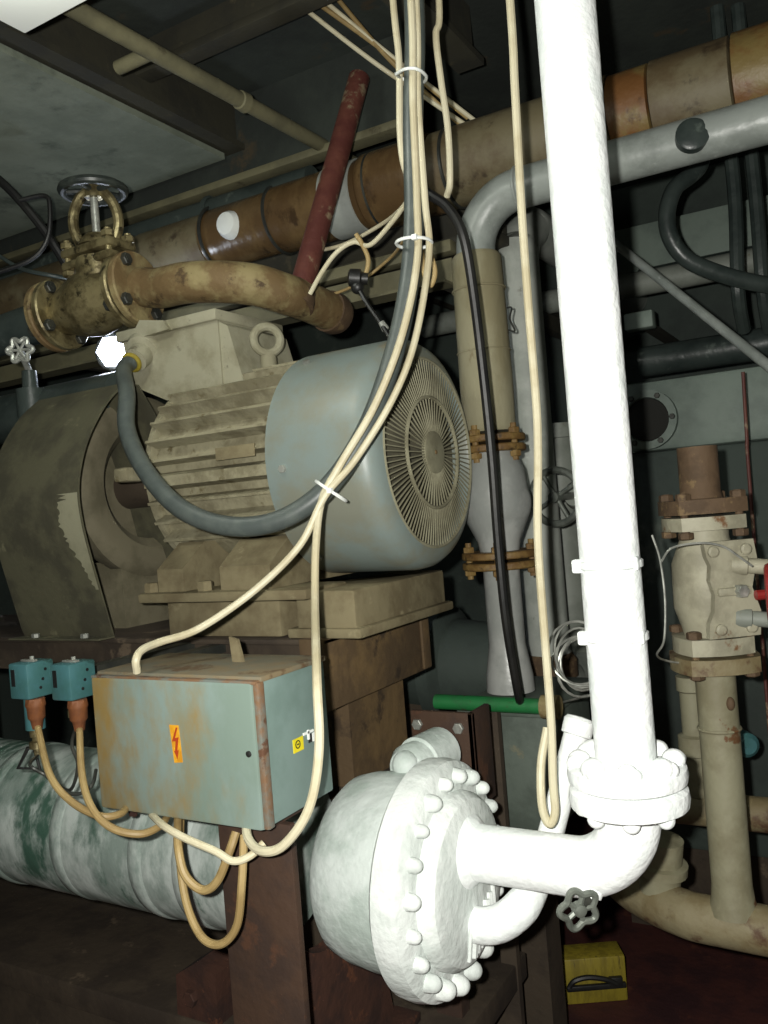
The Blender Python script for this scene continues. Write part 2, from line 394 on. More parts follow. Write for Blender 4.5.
# ------------------------------------------------------------------ coupling ring + guard
RXc = -1.72
t = thing('coupling_housing', 'olive round coupling ring half hidden under the curved guard', 'coupling', (RXc, MY, MZ - .23))
b = MB(); b.lathe((RXc - .12, MY, MZ), X, [(0, .10), (0, .225), (.06, .25), (.10, .25), (.115, .235), (.12, .215), (.115, .17), (.09, .145), (.03, .14), (.03, .06)], 56, False)
part(b, 'outer_ring', 'ring', t)
b = MB(); b.cyl((RXc - .5, MY, MZ), (FX0 - .06, MY, MZ), .06); part(b, 'shaft', 'basedark', t)
b = MB(); b.box((RXc - .12, MY - .12, BZ), (RXc - .02, MY + .12, MZ - .2)); part(b, 'bearing_foot', 'ring', t)
GX = -1.60; GL = .33
edge = [(126, 384), (108, 403), (92, 432), (83, 460), (79.5, 490), (83, 520), (91, 553), (102, 592), (115, 637)]
prof = []
for px, py in edge: p = PX(px, py, GX); prof.append((p.y, p.z))
py_, pz_ = prof[-1]; prof[-1] = (py_, BZ + .004)
top = prof[0]
back = [(MY + (MY - y) * .9 + .05, z) for y, z in reversed(prof[1:5])]
pr = [Vector((GX, y, z)) for y, z in ([(prof[-1][0] - .05, BZ + .004)] + prof[::-1])] 
apex = max(p.z for p in pr)
pr2 = spline(pr[1:], 5); pr2 = [pr[0]] + pr2
pk = pr2[-1]
ext = [Vector((GX, pk.y + s * .1, pk.z + .015 - .0 * s - .10 * s * s)) for s in (.4, 1., 1.8, 2.4)]
pr2 = pr2 + ext
t = thing('coupling_guard', 'curved dark sheet-metal guard over the coupling left of the motor', 'guard', (GX - GL / 2, BY, BZ))
def sheet(mb, line, x0, x1, th=.004, flare=0.):
    n = len(line); i = len(mb.v)
    nor = []
    for k in range(n):
        a = line[max(0, k - 1)]; c = line[min(n - 1, k + 1)]; d = (c - a).normalized(); nor.append(Vector((0, -d.z, d.y)))
    for k, p in enumerate(line):
        for x in (x0, x1):
            for s in (0, th): mb.v.append(Vector((x + (flare * k / n if x == x0 else 0), p.y, p.z)) + nor[k] * s)
    for k in range(n - 1):
        a = i + 4 * k; c = a + 4
        mb.f += [(a, a + 2, c + 2, c), (a + 1, c + 1, c + 3, a + 3), (a, c, c + 1, a + 1), (a + 2, a + 3, c + 3, c + 2)]
    mb.f += [(i, i + 1, i + 3, i + 2), (i + 4 * n - 4, i + 4 * n - 2, i + 4 * n - 1, i + 4 * n - 3)]
    return mb
part(sheet(MB(), pr2, GX - GL, GX), 'guard_sheet', 'guard', t)
# worn bare metal patch with a ragged left edge
b = MB(); zt0 = PX(80, 490, GX).z; zb0 = PX(98, 590, GX).z
seg = []
for p in spline(pr2[1:], 3):
    if p.z > zt0: break
    if p.z > zb0: seg.append(p)
n = len(seg)
for k in range(n):
    q = k / (n - 1); wd = .012 + .075 * min(1, q * 1.6) * (1 - .25 * q) + random.uniform(-.007, .007)
    if q > .93: wd *= .55 + .45 * (k % 2)
    b.v.append(Vector((GX - .002, seg[k].y - .0055, seg[k].z))); b.v.append(Vector((GX - .002 - wd, seg[k].y - .0055, seg[k].z)))
for k in range(n - 1): b.f.append((2 * k, 2 * k + 1, 2 * k + 3, 2 * k + 2))
part(b, 'worn_patch', 'guardbare', t, 'bare metal patch worn through the dark paint')
for x in (GX - .07, GX - GL + .08):
    part(MB().hexbolt((x, pr2[0].y + .02, BZ + .008), Z, .010, .01), 'foot_bolt', 'steel', t)

# ------------------------------------------------------------------ long icy vessel with frosted cover
fx = VX
t = thing('frosted_vessel', 'long horizontal vessel with an ice-white bolted end cover', 'vessel', (fx - .7, VY, VZ - .17))
sx = fx - .03
b = MB(); b.lathe((fx - 2.6, VY, VZ), X, [(0, .155), (2.6 - .36, .16)], 64); part(b, 'icy_shell', 'icy', t, 'green shell streaked with ice')
for q in (.50, .62, .86, 1.1, 1.35):
    b = MB(); b.lathe((fx - q - .03, VY, VZ), Vector((1, .03 * math.sin(q * 9), .04 * math.cos(q * 7))), [(0, .150), (.012, .1605), (.03, .1625), (.045, .161), (.06, .150)], 64, False); part(b, 'wrapping_band', 'icy', t)
b = MB(); cx_ = PY(303, 862, VY - .165).x; cL = sx - cx_; b.lathe((cx_, VY, VZ), X, [(-.012, .10), (-.006, .145), (.01, .160), (.04, .168), (cL * .5, .173), (cL, .176)], 64); part(b, 'frosted_collar', 'frostthin', t, 'thickly frosted end of the shell')
R_ = .203
b = MB(); b.lathe((fx - .062, VY, VZ), X, [(0, .17), (.0, R_ - .012), (.008, R_ - .002), (.03, R_), (.052, R_ - .004), (.062, R_ - .018), (.064, .15)], 80); cv = part(b, 'end_flange', 'frostv', t)
b = MB(); b.lathe((fx - .002, VY, VZ), X, [(0, .150), (.018, .148), (.032, .138), (.038, .12), (.040, .04), (.040, .0)], 64, False); part(b, 'cover_disc', 'frostv', t)
b = MB()
for k in range(7):
    b.tube([(fx + .039, VY + .02 - .017 * k + .05, VZ - .035 - .006 * k + .0), (fx + .041, VY + .02 - .017 * k + .045, VZ - .07), (fx + .036, VY + .02 - .017 * k + .04, VZ - .12)], .004 + .002 * (k % 3), 6, 4)
part(b, 'frost_ridges', 'frostv', t)
for k in range(20):
    a = 2 * PI * (k + .4) / 20; r = .0105 + .004 * random.random() + (.004 if math.sin(a) < -.6 else 0)
    b = MB(); c = Vector((fx + .008, VY + .174 * math.cos(a), VZ + .174 * math.sin(a)))
    b.ball(c, r, (1.15, 1, 1)); b.lathe(c - X * .012, X, [(0, r * 1.1), (.012, r * 1.02)], 12)
    part(b, 'frosted_bolt', 'frostv', t)
n1 = PX(413, 768, fx - .10); n2 = n1 + Vector((.02, .10, -.0))
b = MB(); b.cyl((n1.x, n1.y + .02, VZ + .1), (n1.x, n1.y + .02, n1.z), .034); b.lathe(n1 + Vector((-.01, -.02, 0)), (.12, 1, .03), [(0, .02), (.004, .034), (.02, .043), (.05, .042), (.052, .048), (.13, .046), (.15, .03)], 28)
b.ball(n1 + Vector((-.004, -.02, .012)), .026); b.ball(n1 + Vector((.0, -.01, -.012)), .03)
part(b, 'top_nozzle', 'frostthin', t, 'small frosted nozzle on top of the shell')

# ------------------------------------------------------------------ white frosted suction pipe
hz = P(500, 852, 1.47).z
E = Vector((re.x, VY, hz)); er_ = .098; PR = .0475
t = thing('frosted_pipe', 'thick frost-white pipe rising from the vessel cover to the deckhead', 'pipe', (E.x, E.y, hz))
pts = [Vector((fx + .03, VY, hz)), Vector((E.x - er_, VY, hz))]
for k in range(1, 13):
    a = PI / 2 * k / 12; pts.append(Vector((E.x - er_ + er_ * math.sin(a), VY, hz + er_ - er_ * math.cos(a))))
zf = PX(633, 777, E.x).z
pts.append(Vector((E.x, VY, zf)))
part(MB().tube(pts, PR, 32, 0), 'elbow', 'frost', t)
b = MB(); b.lathe((fx + .03, VY, hz), X, [(0, PR + .02), (.01, PR + .012), (.022, PR)], 32, False); part(b, 'weld_collar', 'frost', t)
b = MB(); b.lathe((E.x, E.y, zf), Z, [(0, PR), (.4, PR * .98), (1.95, PR)], 32); part(b, 'riser', 'frost', t)
def fl(z0, z1, r): return MB().lathe((E.x, E.y, z0), Z, [(0, r * .7), (0, r - .01), (.005, r - .002), ((z1 - z0) / 2, r), (z1 - z0 - .006, r - .002), (z1 - z0, r - .012), (z1 - z0, .04)], 56)
FR = .093
fa = part(fl(zf - .036, zf - .001, FR), 'lower_flange', 'frost', t); fb = part(fl(zf + .002, zf + .034, FR), 'upper_flange', 'frost', t)
for k in range(8):
    a = 2 * PI * (k + .35) / 8; c = Vector((E.x + .072 * math.cos(a), E.y + .072 * math.sin(a), zf + .036)); r = .0145 + .004 * random.random()
    b = MB(); b.ball(c + Z * .003, r, (1.1, 1.1, .95)); b.ball(c + Vector((math.cos(a + 1) * .012, math.sin(a + 1) * .012, .0)), r * .8)
    part(b, 'frosted_bolt', 'frost', t); part(MB().ball(Vector((c.x, c.y, zf - .038)), .014), 'frosted_nut', 'frost', t)
for px, py, s in ((612, 563, 0), (618, 634, .006)):
    z = PX(px, py, E.x).z
    b = MB(); b.lathe((E.x, E.y, z - .007), Vector((.02, 0, 1)), [(0, PR), (.002, PR + .003), (.012, PR + .003), (.014, PR)], 32, False)
    c = Vector((E.x, E.y, z)) - RH * (PR + .004); b.box(c - Vector((.008, .008, .011)), c + Vector((.008, .008, .011)), .004)
    c = Vector((E.x, E.y, z)) + RH * (PR - .02) - FW * .032; b.box(c - Vector((.009, .009, .011)), c + Vector((.009, .009, .011)), .004)
    part(b, 'clamp_band', 'frost', t)
DB = PY(591, 884, VY - .022) ; DV = (Z * -1 - FW * .45 - RH * .25).normalized()
part(MB().lathe(DB - DV * .02, DV, [(0, .024), (.03, .021), (.042, .017)], 20), 'drain_boss', 'frost', t)

# small frosted branch
t = thing('frosted_branch_pipe', 'thin frost-white branch pipe curving up behind the thick white pipe', 'pipe', P(500, 935, 1.5))
s0 = PX(472, 925, fx + .03); s0 = Vector((fx + .03, s0.y, s0.z))
pts = [s0, P(497, 924, 1.455), P(520, 908, 1.45), P(537, 880, 1.48), P(549, 840, 1.52), P(562, 790, 1.545), P(580, 720, 1.57)]
part(MB().tube(pts, lambda q: .031 if q < .35 else .031 - .008 * min(1, (q - .35) / .2), 20, 8), 'curved_tube', 'frost', t)
e1 = pts[-1]; ed = (pts[-1] - pts[-2]).normalized()
part(MB().lathe(e1 - ed * .03, ed, [(0, .023), (.002, .028), (.028, .029), (.034, .024), (.036, .012)], 20), 'end_collar', 'frost', t)

# little drain valve under the elbow
v0 = DB + DV * .02; v1 = P(579, 909, (v0 - CAM).dot(FW) - .02)
t = thing('drain_valve', 'small dark drain valve with scalloped handwheel under the white elbow', 'valve', v1)
part(MB().lathe(v0, v1 - v0, [(0, .013), (.012, .014), (.014, .010), ((v1 - v0).length, .007)], 16), 'stem', 'darksteel', t)
wn = (-FW - Z * .12 + RH * .2).normalized(); _, wu, wv = basis(wn)
b = MB(); wp = []
for k in range(60):
    a = 2 * PI * k / 60; r = .028 + .0045 * math.cos(5 * a); wp.append(v1 + wu * r * math.cos(a) + wv * r * math.sin(a))
b.tube(wp, .0055, 8, 0, True)
for k in range(5):
    a = 2 * PI * (k + .5) / 5; b.tube([v1, v1 + (wu * math.cos(a) + wv * math.sin(a)) * .025], .0045, 6, 0)
b.lathe(v1 - wn * .006, wn, [(0, .011), (.014, .010), (.016, .005)], 14)
part(b, 'handwheel', 'greywheel', t)

# ------------------------------------------------------------------ switch cabinet
c0 = P(266, 833, 1.3); CX, CY = c0.x, c0.y
CZ1 = PX(262, 678, CX).z; CZ0 = c0.z + .0
cl = PY(95, 740, CY).x; CDp = .19
t = thing('switch_cabinet', 'rust-streaked blue-grey steel switch cabinet below the motor', 'cabinet', ((cl + CX) / 2, CY + CDp / 2, CZ0))
part(MB().box((cl + .006, CY + .018, CZ0 + .004), (CX, CY + CDp, CZ1 - .002), .004), 'body', 'cabside', t)
part(MB().box((cl + .002, CY + .014, CZ1 - .006), (CX + .003, CY + CDp + .002, CZ1 + .003), .002), 'top_plate', 'cabtop', t, 'brown dusty top plate')
door = part(MB().box((cl, CY, CZ0), (CX - .006, CY + .018, CZ1 - .004), .006), 'door', 'cab', t, 'blue-grey door with orange rust streaks')
b = MB(); b.box((CX - .008, CY + .004, CZ0 + .002), (CX + .004, CY + .020, CZ1 - .004), .003); part(b, 'rusty_door_edge', 'rustedge', t)
b = MB(); b.box((cl - .001, CY + .002, CZ1 - .008), (CX, CY + .02, CZ1 - .002), .002); part(b, 'rusty_door_edge', 'rustedge', t)
lk = PY(249, 754, CY); part(MB().lathe(lk + Y * .002, -Y, [(0, .005), (.004, .005), (.005, .003)], 12), 'door_lock', 'black', door)
w0 = PY(176, 744, CY)
b = MB(); wx, wz = w0.x, w0.z
b.prism([(wx - .011, CY - .001, wz + .031), (wx + .009, CY - .001, wz + .031), (wx + .012, CY - .001, wz - .029), (wx - .006, CY - .001, wz - .031)], (0, .0016, 0))
st = part(b, 'warning_sticker', 'stick', door, 'yellow sticker with a red lightning flash')
b = MB(); zz = [(.004, .028), (-.007, .004), (.001, .005), (-.002, -.012), (-.005, -.010), (.002, -.024), (.006, -.009), (.003, -.010), (.008, .012), (.0, .010), (.007, .027)]
b.prism([(wx + x, CY - .0016, wz + z) for x, z in zz], (0, .0006, 0)); part(b, 'lightning_flash', 'bolt_red', st)
s1 = PX(298, 744, CX); s2 = PX(306, 738, CX)
b = MB(); b.box((CX - .0005, s1.y - .014, s1.z - .012), (CX + .001, s1.y + .014, s1.z + .010)); sk = part(b, 'yellow_sticker', 'yellow', t, 'small yellow sticker on the side')
b = MB(); b.torus((CX + .0014, s1.y - .002, s1.z), X, .006, .001, 16, 5); b.box((CX + .001, s1.y - .004, s1.z - .001), (CX + .0018, s1.y + .001, s1.z + .001)); part(b, 'emblem', 'black', sk)
b = MB(); b.box((CX - .0005, s2.y - .008, s2.z + .006), (CX + .0022, s2.y + .020, s2.z + .010)); b.box((CX - .0005, s2.y + .004, s2.z - .004), (CX + .0022, s2.y + .008, s2.z + .012)); b.box((CX - .0005, s2.y + .016, s2.z - .010), (CX + .0022, s2.y + .026, s2.z + .004))
lb = part(b, 'torn_label', 'white', t, 'torn white label')
b = MB(); b.box((CX - .0005, s2.y + .006, s2.z - .010), (CX + .0012, s2.y + .018, s2.z + .004)); part(b, 'torn_mark', 'black', lb)
b = MB(); b1 = PY(131, 822, CY + .06); b.prism([(b1.x - .012, CY + .06, CZ0 + .004), (b1.x + .022, CY + .06, CZ0 + .004), (b1.x + .010, CY + .06, CZ0 - .035), (b1.x - .003, CY + .06, CZ0 - .035)], (0, .006, 0)); part(b, 'bracket_tab', 'redrust', t)
b = MB(); tb_ = PY(240, 655, CY + .12); b.prism([(tb_.x - .018, CY + .12, CZ1), (tb_.x + .006, CY + .12, CZ1), (tb_.x - .004, CY + .12, CZ1 + .042), (tb_.x - .022, CY + .12, CZ1 + .047)], (0, .006, 0)); part(b, 'upright_tab', 'pedestal', t)
b = MB(); b.box((CX - .32, CY + CDp, CZ0 + .16), (CX - .28, BY + .02, CZ0 + .18)); part(b, 'support_arms', 'column', t)

# column below the cabinet, in front of the vessel
kx0 = PY(226, 930, VY - .255).x; kx1 = PY(298, 930, VY - .255).x
t = thing('support_column', 'rusty dark brown steel column below the switch cabinet', 'column', ((kx0 + kx1) / 2, VY - .25, .42))
b = MB(); b.box((kx0, VY - .255, .42), (kx1, VY - .24, CZ0 - .012), .002); b.box(((kx0 + kx1) / 2 - .006, VY - .24, .42), ((kx0 + kx1) / 2 + .006, VY - .19, CZ0 - .012)); part(b, 'web', 'column', t)
b = MB(); b.box((kx0 + .01, CY + .04, CZ0 - .012), (kx1 - .02, VY - .19, CZ0)); part(b, 'head_plate', 'column', t)

# saddles carrying the vessel
def saddle(x, lab, mat):
    t = thing('vessel_saddle', lab, 'support', (x, VY, .42))
    b = MB(); n = 12; arc = [(VY + .155 * math.sin(a), VZ - .155 * math.cos(a)) for a in [(-1 + 2 * k / n) * 1.0 for k in range(n + 1)]]
    poly = [(x, VY + .2, .42), (x, VY - .2, .42)] + [(x, y, z - .012) for y, z in arc]
    b.prism(poly, (.03, 0, 0)); part(b, 'web_plate', mat, t)
    b = MB(); b.box((x - .05, VY - .22, .42), (x + .08, VY + .22, .44), .003); part(b, 'foot_plate', mat, t)
saddle(fx - .30, 'red-brown saddle plate under the frosted end of the vessel', 'redrust')
saddle(fx - 2.0, 'dark saddle plate under the icy green vessel at the far left', 'basedark')

# foundation beam lower left
q = PZ(0, 962, .42)
b = MB(); b.box((-3.2, q.y, .36), (-.80, VY + .56, .42), .004); b.box((-3.2, q.y + .01, 0), (-.82, q.y + .03, .36)); b.box((-3.2, VY + .52, 0), (-.82, VY + .54, .36))
tag(b.build('foundation_beam', 'basedark'), 'dark brown foundation beam low in the left corner', 'beam')

# ------------------------------------------------------------------ big lagged pipe under the deckhead
h0 = P(480, 161, 2.3); HY, HZ = h0.y, h0.z
t = thing('lagged_pipe', 'thick brown lagged pipe running across under the deckhead', 'pipe', (-1., HY, HZ - .1))
def seg(nm, xa, xb, r, mat, lab=None):
    return part(MB().lathe((xa, HY, HZ), X, [(0, r - .012), (.004, r), (xb - xa - .004, r), (xb - xa, r - .012)], 40), nm, mat, t, lab)
xs = [PY(px, 0 + py, HY).x for px, py in ((150, 262), (215, 238), (283, 226), (372, 195), (440, 180), (560, 130), (655, 100), (735, 75))]
seg('lagging', -4.4, xs[0], .088, 'lagdull'); seg('lagging', xs[0], xs[1], .09, 'lagdull'); seg('lagging', xs[1], xs[2], .094, 'lagging')
seg('lagging', xs[2], xs[3], .100, 'lagging', 'glossy brown lagging'); seg('lagging', xs[3], xs[4], .108, 'lagging'); seg('lagging', xs[4], xs[5], .105, 'lagdull')
seg('lagging', xs[5], xs[6], .103, 'lagorange', 'orange stained lagging'); seg('lagging', xs[6], xs[7], .106, 'lagdull'); seg('lagging', xs[7], 2.4, .108, 'lagorange')
for k, x in enumerate((xs[1] + .02, xs[2], xs[3] + .03, xs[4] + .05)):
    part(MB().torus((x, HY, HZ), X, .1 + .004 * (k > 1), .006, 36, 6), 'binding_wire', 'darksteel', t)
xa, xb = PY(336, 212, HY).x, PY(366, 205, HY).x
part(MB().lathe((xa, HY, HZ), X, [(0, .100), (.002, .1045), (xb - xa, .1045), (xb - xa + .002, .1)], 40, False), 'grey_tape_band', 'tape', t, 'grey tape band')
pb = PY(227, 224, HY - .10)
b = MB(); b.lathe(pb + Y * .05, -Y, [(0, .05), (.045, .042), (.06, .034), (.064, .02)], 18); part(b, 'white_patch', 'white', t, 'white end of a small stub')
b = MB(); x5, x6 = xs[5] + .02, xs[6] - .02
for k in range(1): b.lathe((x5, HY, HZ), X, [(0, .104), (.002, .1075), ((x6 - x5) * .6, .1075), ((x6 - x5) * .6 + .002, .104)], 40, False)
part(b, 'pale_wrap', 'lagdull', t)

# ------------------------------------------------------------------ silver grey pipe: across, elbow, down through a valve
g0 = P(655, 151, 1.95); GY, GZ = g0.y, g0.z
gxv = P(482, 330, 2.22); gxv = PY(482, 330, GY)
gR = .050; er2 = .13
t = thing('grey_bent_pipe', 'silver-grey pipe bending down behind the fan cowl into a bulbous valve', 'pipe', (gxv.x, GY, 0))
pts = [Vector((2.3, GY, GZ)), Vector((gxv.x + er2, GY, GZ))]
for k in range(1, 13):
    a = PI / 2 * k / 12; pts.append(Vector((gxv.x + er2 - er2 * math.sin(a), GY, GZ - er2 + er2 * math.cos(a))))
gz = lambda py: PX(484, py, gxv.x).z
gz = lambda py: PY(484 + (py - 330) * .07, py, GY).z
pts.append(Vector((gxv.x, GY, gz(262))))
part(MB().tube(pts, gR, 28, 0), 'elbow_pipe', 'greypipe', t)
for x in (gxv.x + er2 + .0,):
    part(MB().torus((x, GY, GZ), X, gR + .001, .005, 30, 6), 'weld_bead', 'greypipe', t)
V = lambda z: Vector((gxv.x, GY, z))
zc0, zc1 = gz(432), gz(255)
part(MB().lathe(V(zc0), Z, [(0, .06), (.01, .066), (.12, .068), (.3, .066), (zc1 - zc0 - .01, .064), (zc1 - zc0, .058)], 32), 'cloth_lagging', 'cloth', t, 'tan cloth lagging on the upright')
for py in (290, 352): part(MB().torus(V(gz(py)), Z, .067, .003, 30, 6), 'lagging_seam', 'cloth', t)
zt = gz(447); zb = gz(560)
def flange(z, r, mat='rustflange', nb=4, ph=.4, th=.018, sep=.026):
    for s in (0, 1):
        part(MB().lathe(V(z + s * sep), Z, [(0, .04), (0, r - .003), (.003, r), (th - .003, r), (th, r - .003), (th, .04)], 32), 'flange', mat, t, 'rusty flange')
    for k in range(nb):
        a = 2 * PI * k / nb + ph; c = V(z) + Vector((math.cos(a), math.sin(a), 0)) * (r - .018)
        b = MB(); b.cyl(c - Z * .025, c + Z * (sep + th + .025), .008, n=10); b.hexbolt(c - Z * .002, -Z, .015, .014); b.hexbolt(c + Z * (sep + th), Z, .015, .014)
        part(b, 'bolt', mat, t)
flange(zt - .015, .088, ph=-.2); flange(zb - .02, .098, ph=.3)
zm = (zt + zb) / 2
b = MB(); b.lathe(V(zb + .02), Z, [(0, .05), (.03, .055), (.08, .078), ((zt - zb) / 2, .086), (zt - zb - .08, .078), (zt - zb - .04, .06), (zt - zb - .02, .052)], 32)
b.lathe(V(zm) - X * .0, Vector((.8, -.2, .0)), [(0, .07), (.06, .066), (.075, .05), (.085, .03)], 24)
part(b, 'valve_body', 'valvebody', t, 'bulbous silver valve body')
b = MB(); b.lathe(V(gz(690)), Z, [(0, .062), (.04, .060), (.10, .050), (.12, .047), (zb - gz(690) - .02, .047)], 28); part(b, 'lower_pipe', 'valvebody', t)
part(MB().torus(V(gz(662)), Z, .05, .004, 28, 6), 'weld_bead', 'greypipe', t)
bx = PY(690, 135, GY - .055)
b = MB(); b.lathe(bx + Y * .02, (.3, -1, .1), [(0, .036), (.02, .036), (.024, .030)], 24); part(b, 'dark_stub', 'darkpipe', t, 'dark round stub end')
b = MB(); wz = gz(322); wy = V(wz) + RH * .066 - FW * .01
b.tube([wy + Z * .03, wy + RH * .012 + Z * .028, wy + RH * .006 + Z * .0, wy + RH * .016 - Z * .03, wy - RH * .0 - Z * .028], .0025, 6); part(b, 'wire_clip', 'darksteel', t)

# grey downpipe right behind it
dp = P(530, 420, 2.62)
t = thing('grey_downpipe', 'plain grey vertical pipe right of the bent silver pipe', 'pipe', (dp.x, dp.y, 0))
dz0 = PX(545, 655, dp.x).z - .12
part(MB().tube([(dp.x, 4.0, dz0), (dp.x, dp.y + .3, dz0), (dp.x, dp.y + .12, dz0 + .02), (dp.x, dp.y + .02, dz0 + .10), (dp.x, dp.y, dz0 + .22), (dp.x, dp.y, 2.15), (dp.x, dp.y + .02, 2.28), (dp.x, dp.y + .12, 2.36), (dp.x, dp.y + .3, 2.38), (dp.x, 4.0, 2.38)], .066, 28, 6), 'tube', 'palepipe', t)
zz = PX(545, 655, dp.x).z; part(MB().lathe((dp.x, dp.y, zz - .07), Z, [(0, .07), (.0, .085), (.05, .085), (.07, .07)], 24), 'rusty_coupling', 'brownrust', t, 'rusty coupling')
dp2 = P(566, 560, 2.9)
t = thing('grey_downpipe', 'dim grey vertical pipe half hidden by the white riser', 'pipe', (dp2.x, dp2.y, 0))
part(MB().tube([(dp2.x, 4.0, .95), (dp2.x, dp2.y + .3, .95), (dp2.x, dp2.y + .12, .97), (dp2.x, dp2.y + .02, 1.05), (dp2.x, dp2.y, 1.17), (dp2.x, dp2.y, 1.75)], .07, 24, 6), 'tube', 'duskpipe', t)
part(MB().lathe((dp2.x, dp2.y, 1.70), Z, [(0, .07), (.0, .10), (.03, .10), (.03, .07)], 24), 'flange', 'duskpipe', t)
hw = P(556, 497, 2.45)
t = thing('gate_valve_wheel', 'pale grey handwheel just left of the white riser behind the cream cable', 'valve', hw)
b = MB(); wn2 = (-FW - RH * .8).normalized(); _, wu, wv = basis(wn2)
b.torus(hw, wn2, .078, .011, 32, 8)
for k in range(4): a = PI * k / 2 + .5; b.cyl(hw, hw + (wu * math.cos(a) + wv * math.sin(a)) * .078, .007, n=8)
b.cyl(hw - wn2 * .02, hw + wn2 * .02, .016); part(b, 'handwheel', 'greywheel', t)
part(MB().cyl(hw, hw - wn2 * .2, .011), 'stem', 'steel', t)
b = MB(); b.lathe(hw - wn2 * .2, -wn2, [(-.09, .03), (-.06, .045), (0, .05), (.05, .05)], 20); part(b, 'bonnet', 'duskpipe', t)

# ------------------------------------------------------------------ globe valve top left
vv = P(102, 300, 2.30)
t = thing('globe_valve', 'grimy brass globe valve with dark handwheel above the motor left end', 'valve', vv - Z * .1)
fl1 = P(58, 316, 2.36); fl2 = P(133, 290, 2.24); ad = (fl2 - fl1).normalized(); LL = (fl2 - fl1).length
b = MB(); b.lathe(fl1, ad, [(0, .06), (.04, .062), (LL * .35, .082), (LL * .5, .09), (LL * .7, .08), (LL - .03, .06), (LL, .06)], 28)
mid = fl1 + ad * (LL * .60)
b.lathe(mid, Z, [(0, .07), (.075, .062), (.11, .06)], 24); body = part(b, 'valve_body', 'brass', t)
for c, r, nm in ((fl1, .098, 0), (fl2, .098, 1)):
    for s in (-1, 1):
        part(MB().lathe(c + ad * (s * .014 - .011), ad, [(0, .04), (0, r - .004), (.004, r), (.018, r), (.022, r - .004), (.022, .04)], 36), 'flange', 'brass' if s * (1 - 2 * nm) > 0 else 'rustpipe', t)
    _, u, v = basis(ad)
    for k in range(4):
        a = PI / 2 * k + .6; p = c + (u * math.cos(a) + v * math.sin(a)) * (r - .02)
        b = MB(); b.cyl(p - ad * .04, p + ad * .04, .009, n=10); b.hexbolt(p + ad * .024, ad, .017, .014); b.hexbolt(p - ad * .024, -ad, .017, .014); part(b, 'bolt', 'darksteel', t)
bz = mid + Z * .100
for s in (0, 1):
    b = MB(); q = bz + Z * (.034 * s); b.box(q + Vector((-.095, -.05, -.013)), q + Vector((.095, .05, .013)), .01); part(b, 'bonnet_flange', 'brass', t)
for sx_ in (-.078, .078):
    for sy_ in (-.035, .035):
        c = bz + Vector((sx_, sy_, -.03)); b = MB(); b.cyl(c, c + Z * .10, .009, n=10); b.hexbolt(c + Z * .078, Z, .017, .016); b.hexbolt(c + Z * .016, -Z, .017, .014); part(b, 'bolt', 'brass', t)
yk = bz + Z * .047
b = MB(); b.lathe(yk, Z, [(0, .05), (.015, .045), (.03, .03)], 20)
yd = RH
b.tube([yk + yd * .042, yk + yd * .06 + Z * .05, yk + yd * .055 + Z * .10, yk + yd * .03 + Z * .14, yk + Z * .148], .014, 10)
b.tube([yk - yd * .042, yk - yd * .06 + Z * .05, yk - yd * .055 + Z * .10, yk - yd * .03 + Z * .14, yk + Z * .148], .014, 10)
b.lathe(yk + Z * .13, Z, [(0, .024), (.03, .022), (.035, .014)], 16)
part(b, 'yoke', 'brass', t)
hwz = PX(102, 194, mid.x).z; hc = Vector((mid.x, mid.y, hwz))
part(MB().cyl(yk, hc + Z * .02, .011, n=12), 'stem', 'steel', t)
b = MB(); b.torus(hc, Z, .080, .012, 40, 10)
for k in range(5): a = 2 * PI * k / 5; b.cyl(hc, hc + Vector((math.cos(a), math.sin(a), 0)) * .080, .008, n=8)
b.lathe(hc - Z * .012, Z, [(0, .022), (.024, .02)], 16); part(b, 'handwheel', 'wheel', t)
# pipe leaving left of the valve
t = thing('dark_feed_pipe', 'dark pipe leading into the left flange of the brass globe valve', 'pipe', fl1 - ad * .5)
part(MB().cyl(fl1 - ad * .03, fl1 - ad * 1.4, .055), 'tube', 'darkpipe', t)

# rusty curved pipe and red post
t = thing('rusty_curved_pipe', 'rusty tan pipe curving from the globe valve across the terminal box', 'pipe', P(220, 290, 2.1) - Z * .05)
pp = [fl2 + ad * .03, P(160, 288, 2.19), P(185, 283, 2.13), P(220, 282, 2.10), P(255, 285, 2.10), P(285, 294, 2.14), P(308, 302, 2.22), P(330, 312, 2.30)]
part(MB().tube(pp, .051, 24, 8), 'tube', 'rustpipe', t)
part(MB().lathe(pp[-1] - (pp[-1] - pp[-2]).normalized() * .01, (pp[-1] - pp[-2]), [(0, .056), (.03, .057), (.05, .05), (.062, .03), (.066, .01)], 24), 'end_cap', 'brownrust', t, 'brown rounded end cap')
r0 = P(299, 297, 2.17); r1 = P(357, 86, 2.45); rd = (r1 - r0).normalized()
t = thing('red_post_pipe', 'red flaking pipe slanting up from the rusty pipe to the deckhead', 'pipe', r0)
part(MB().cyl(r0, r1 + rd * .03, .031, n=20), 'tube', 'redpipe', t)
part(MB().lathe(r0 - rd * .03, rd, [(0, .045), (.04, .044), (.055, .034)], 20), 'saddle_joint', 'brownrust', t)

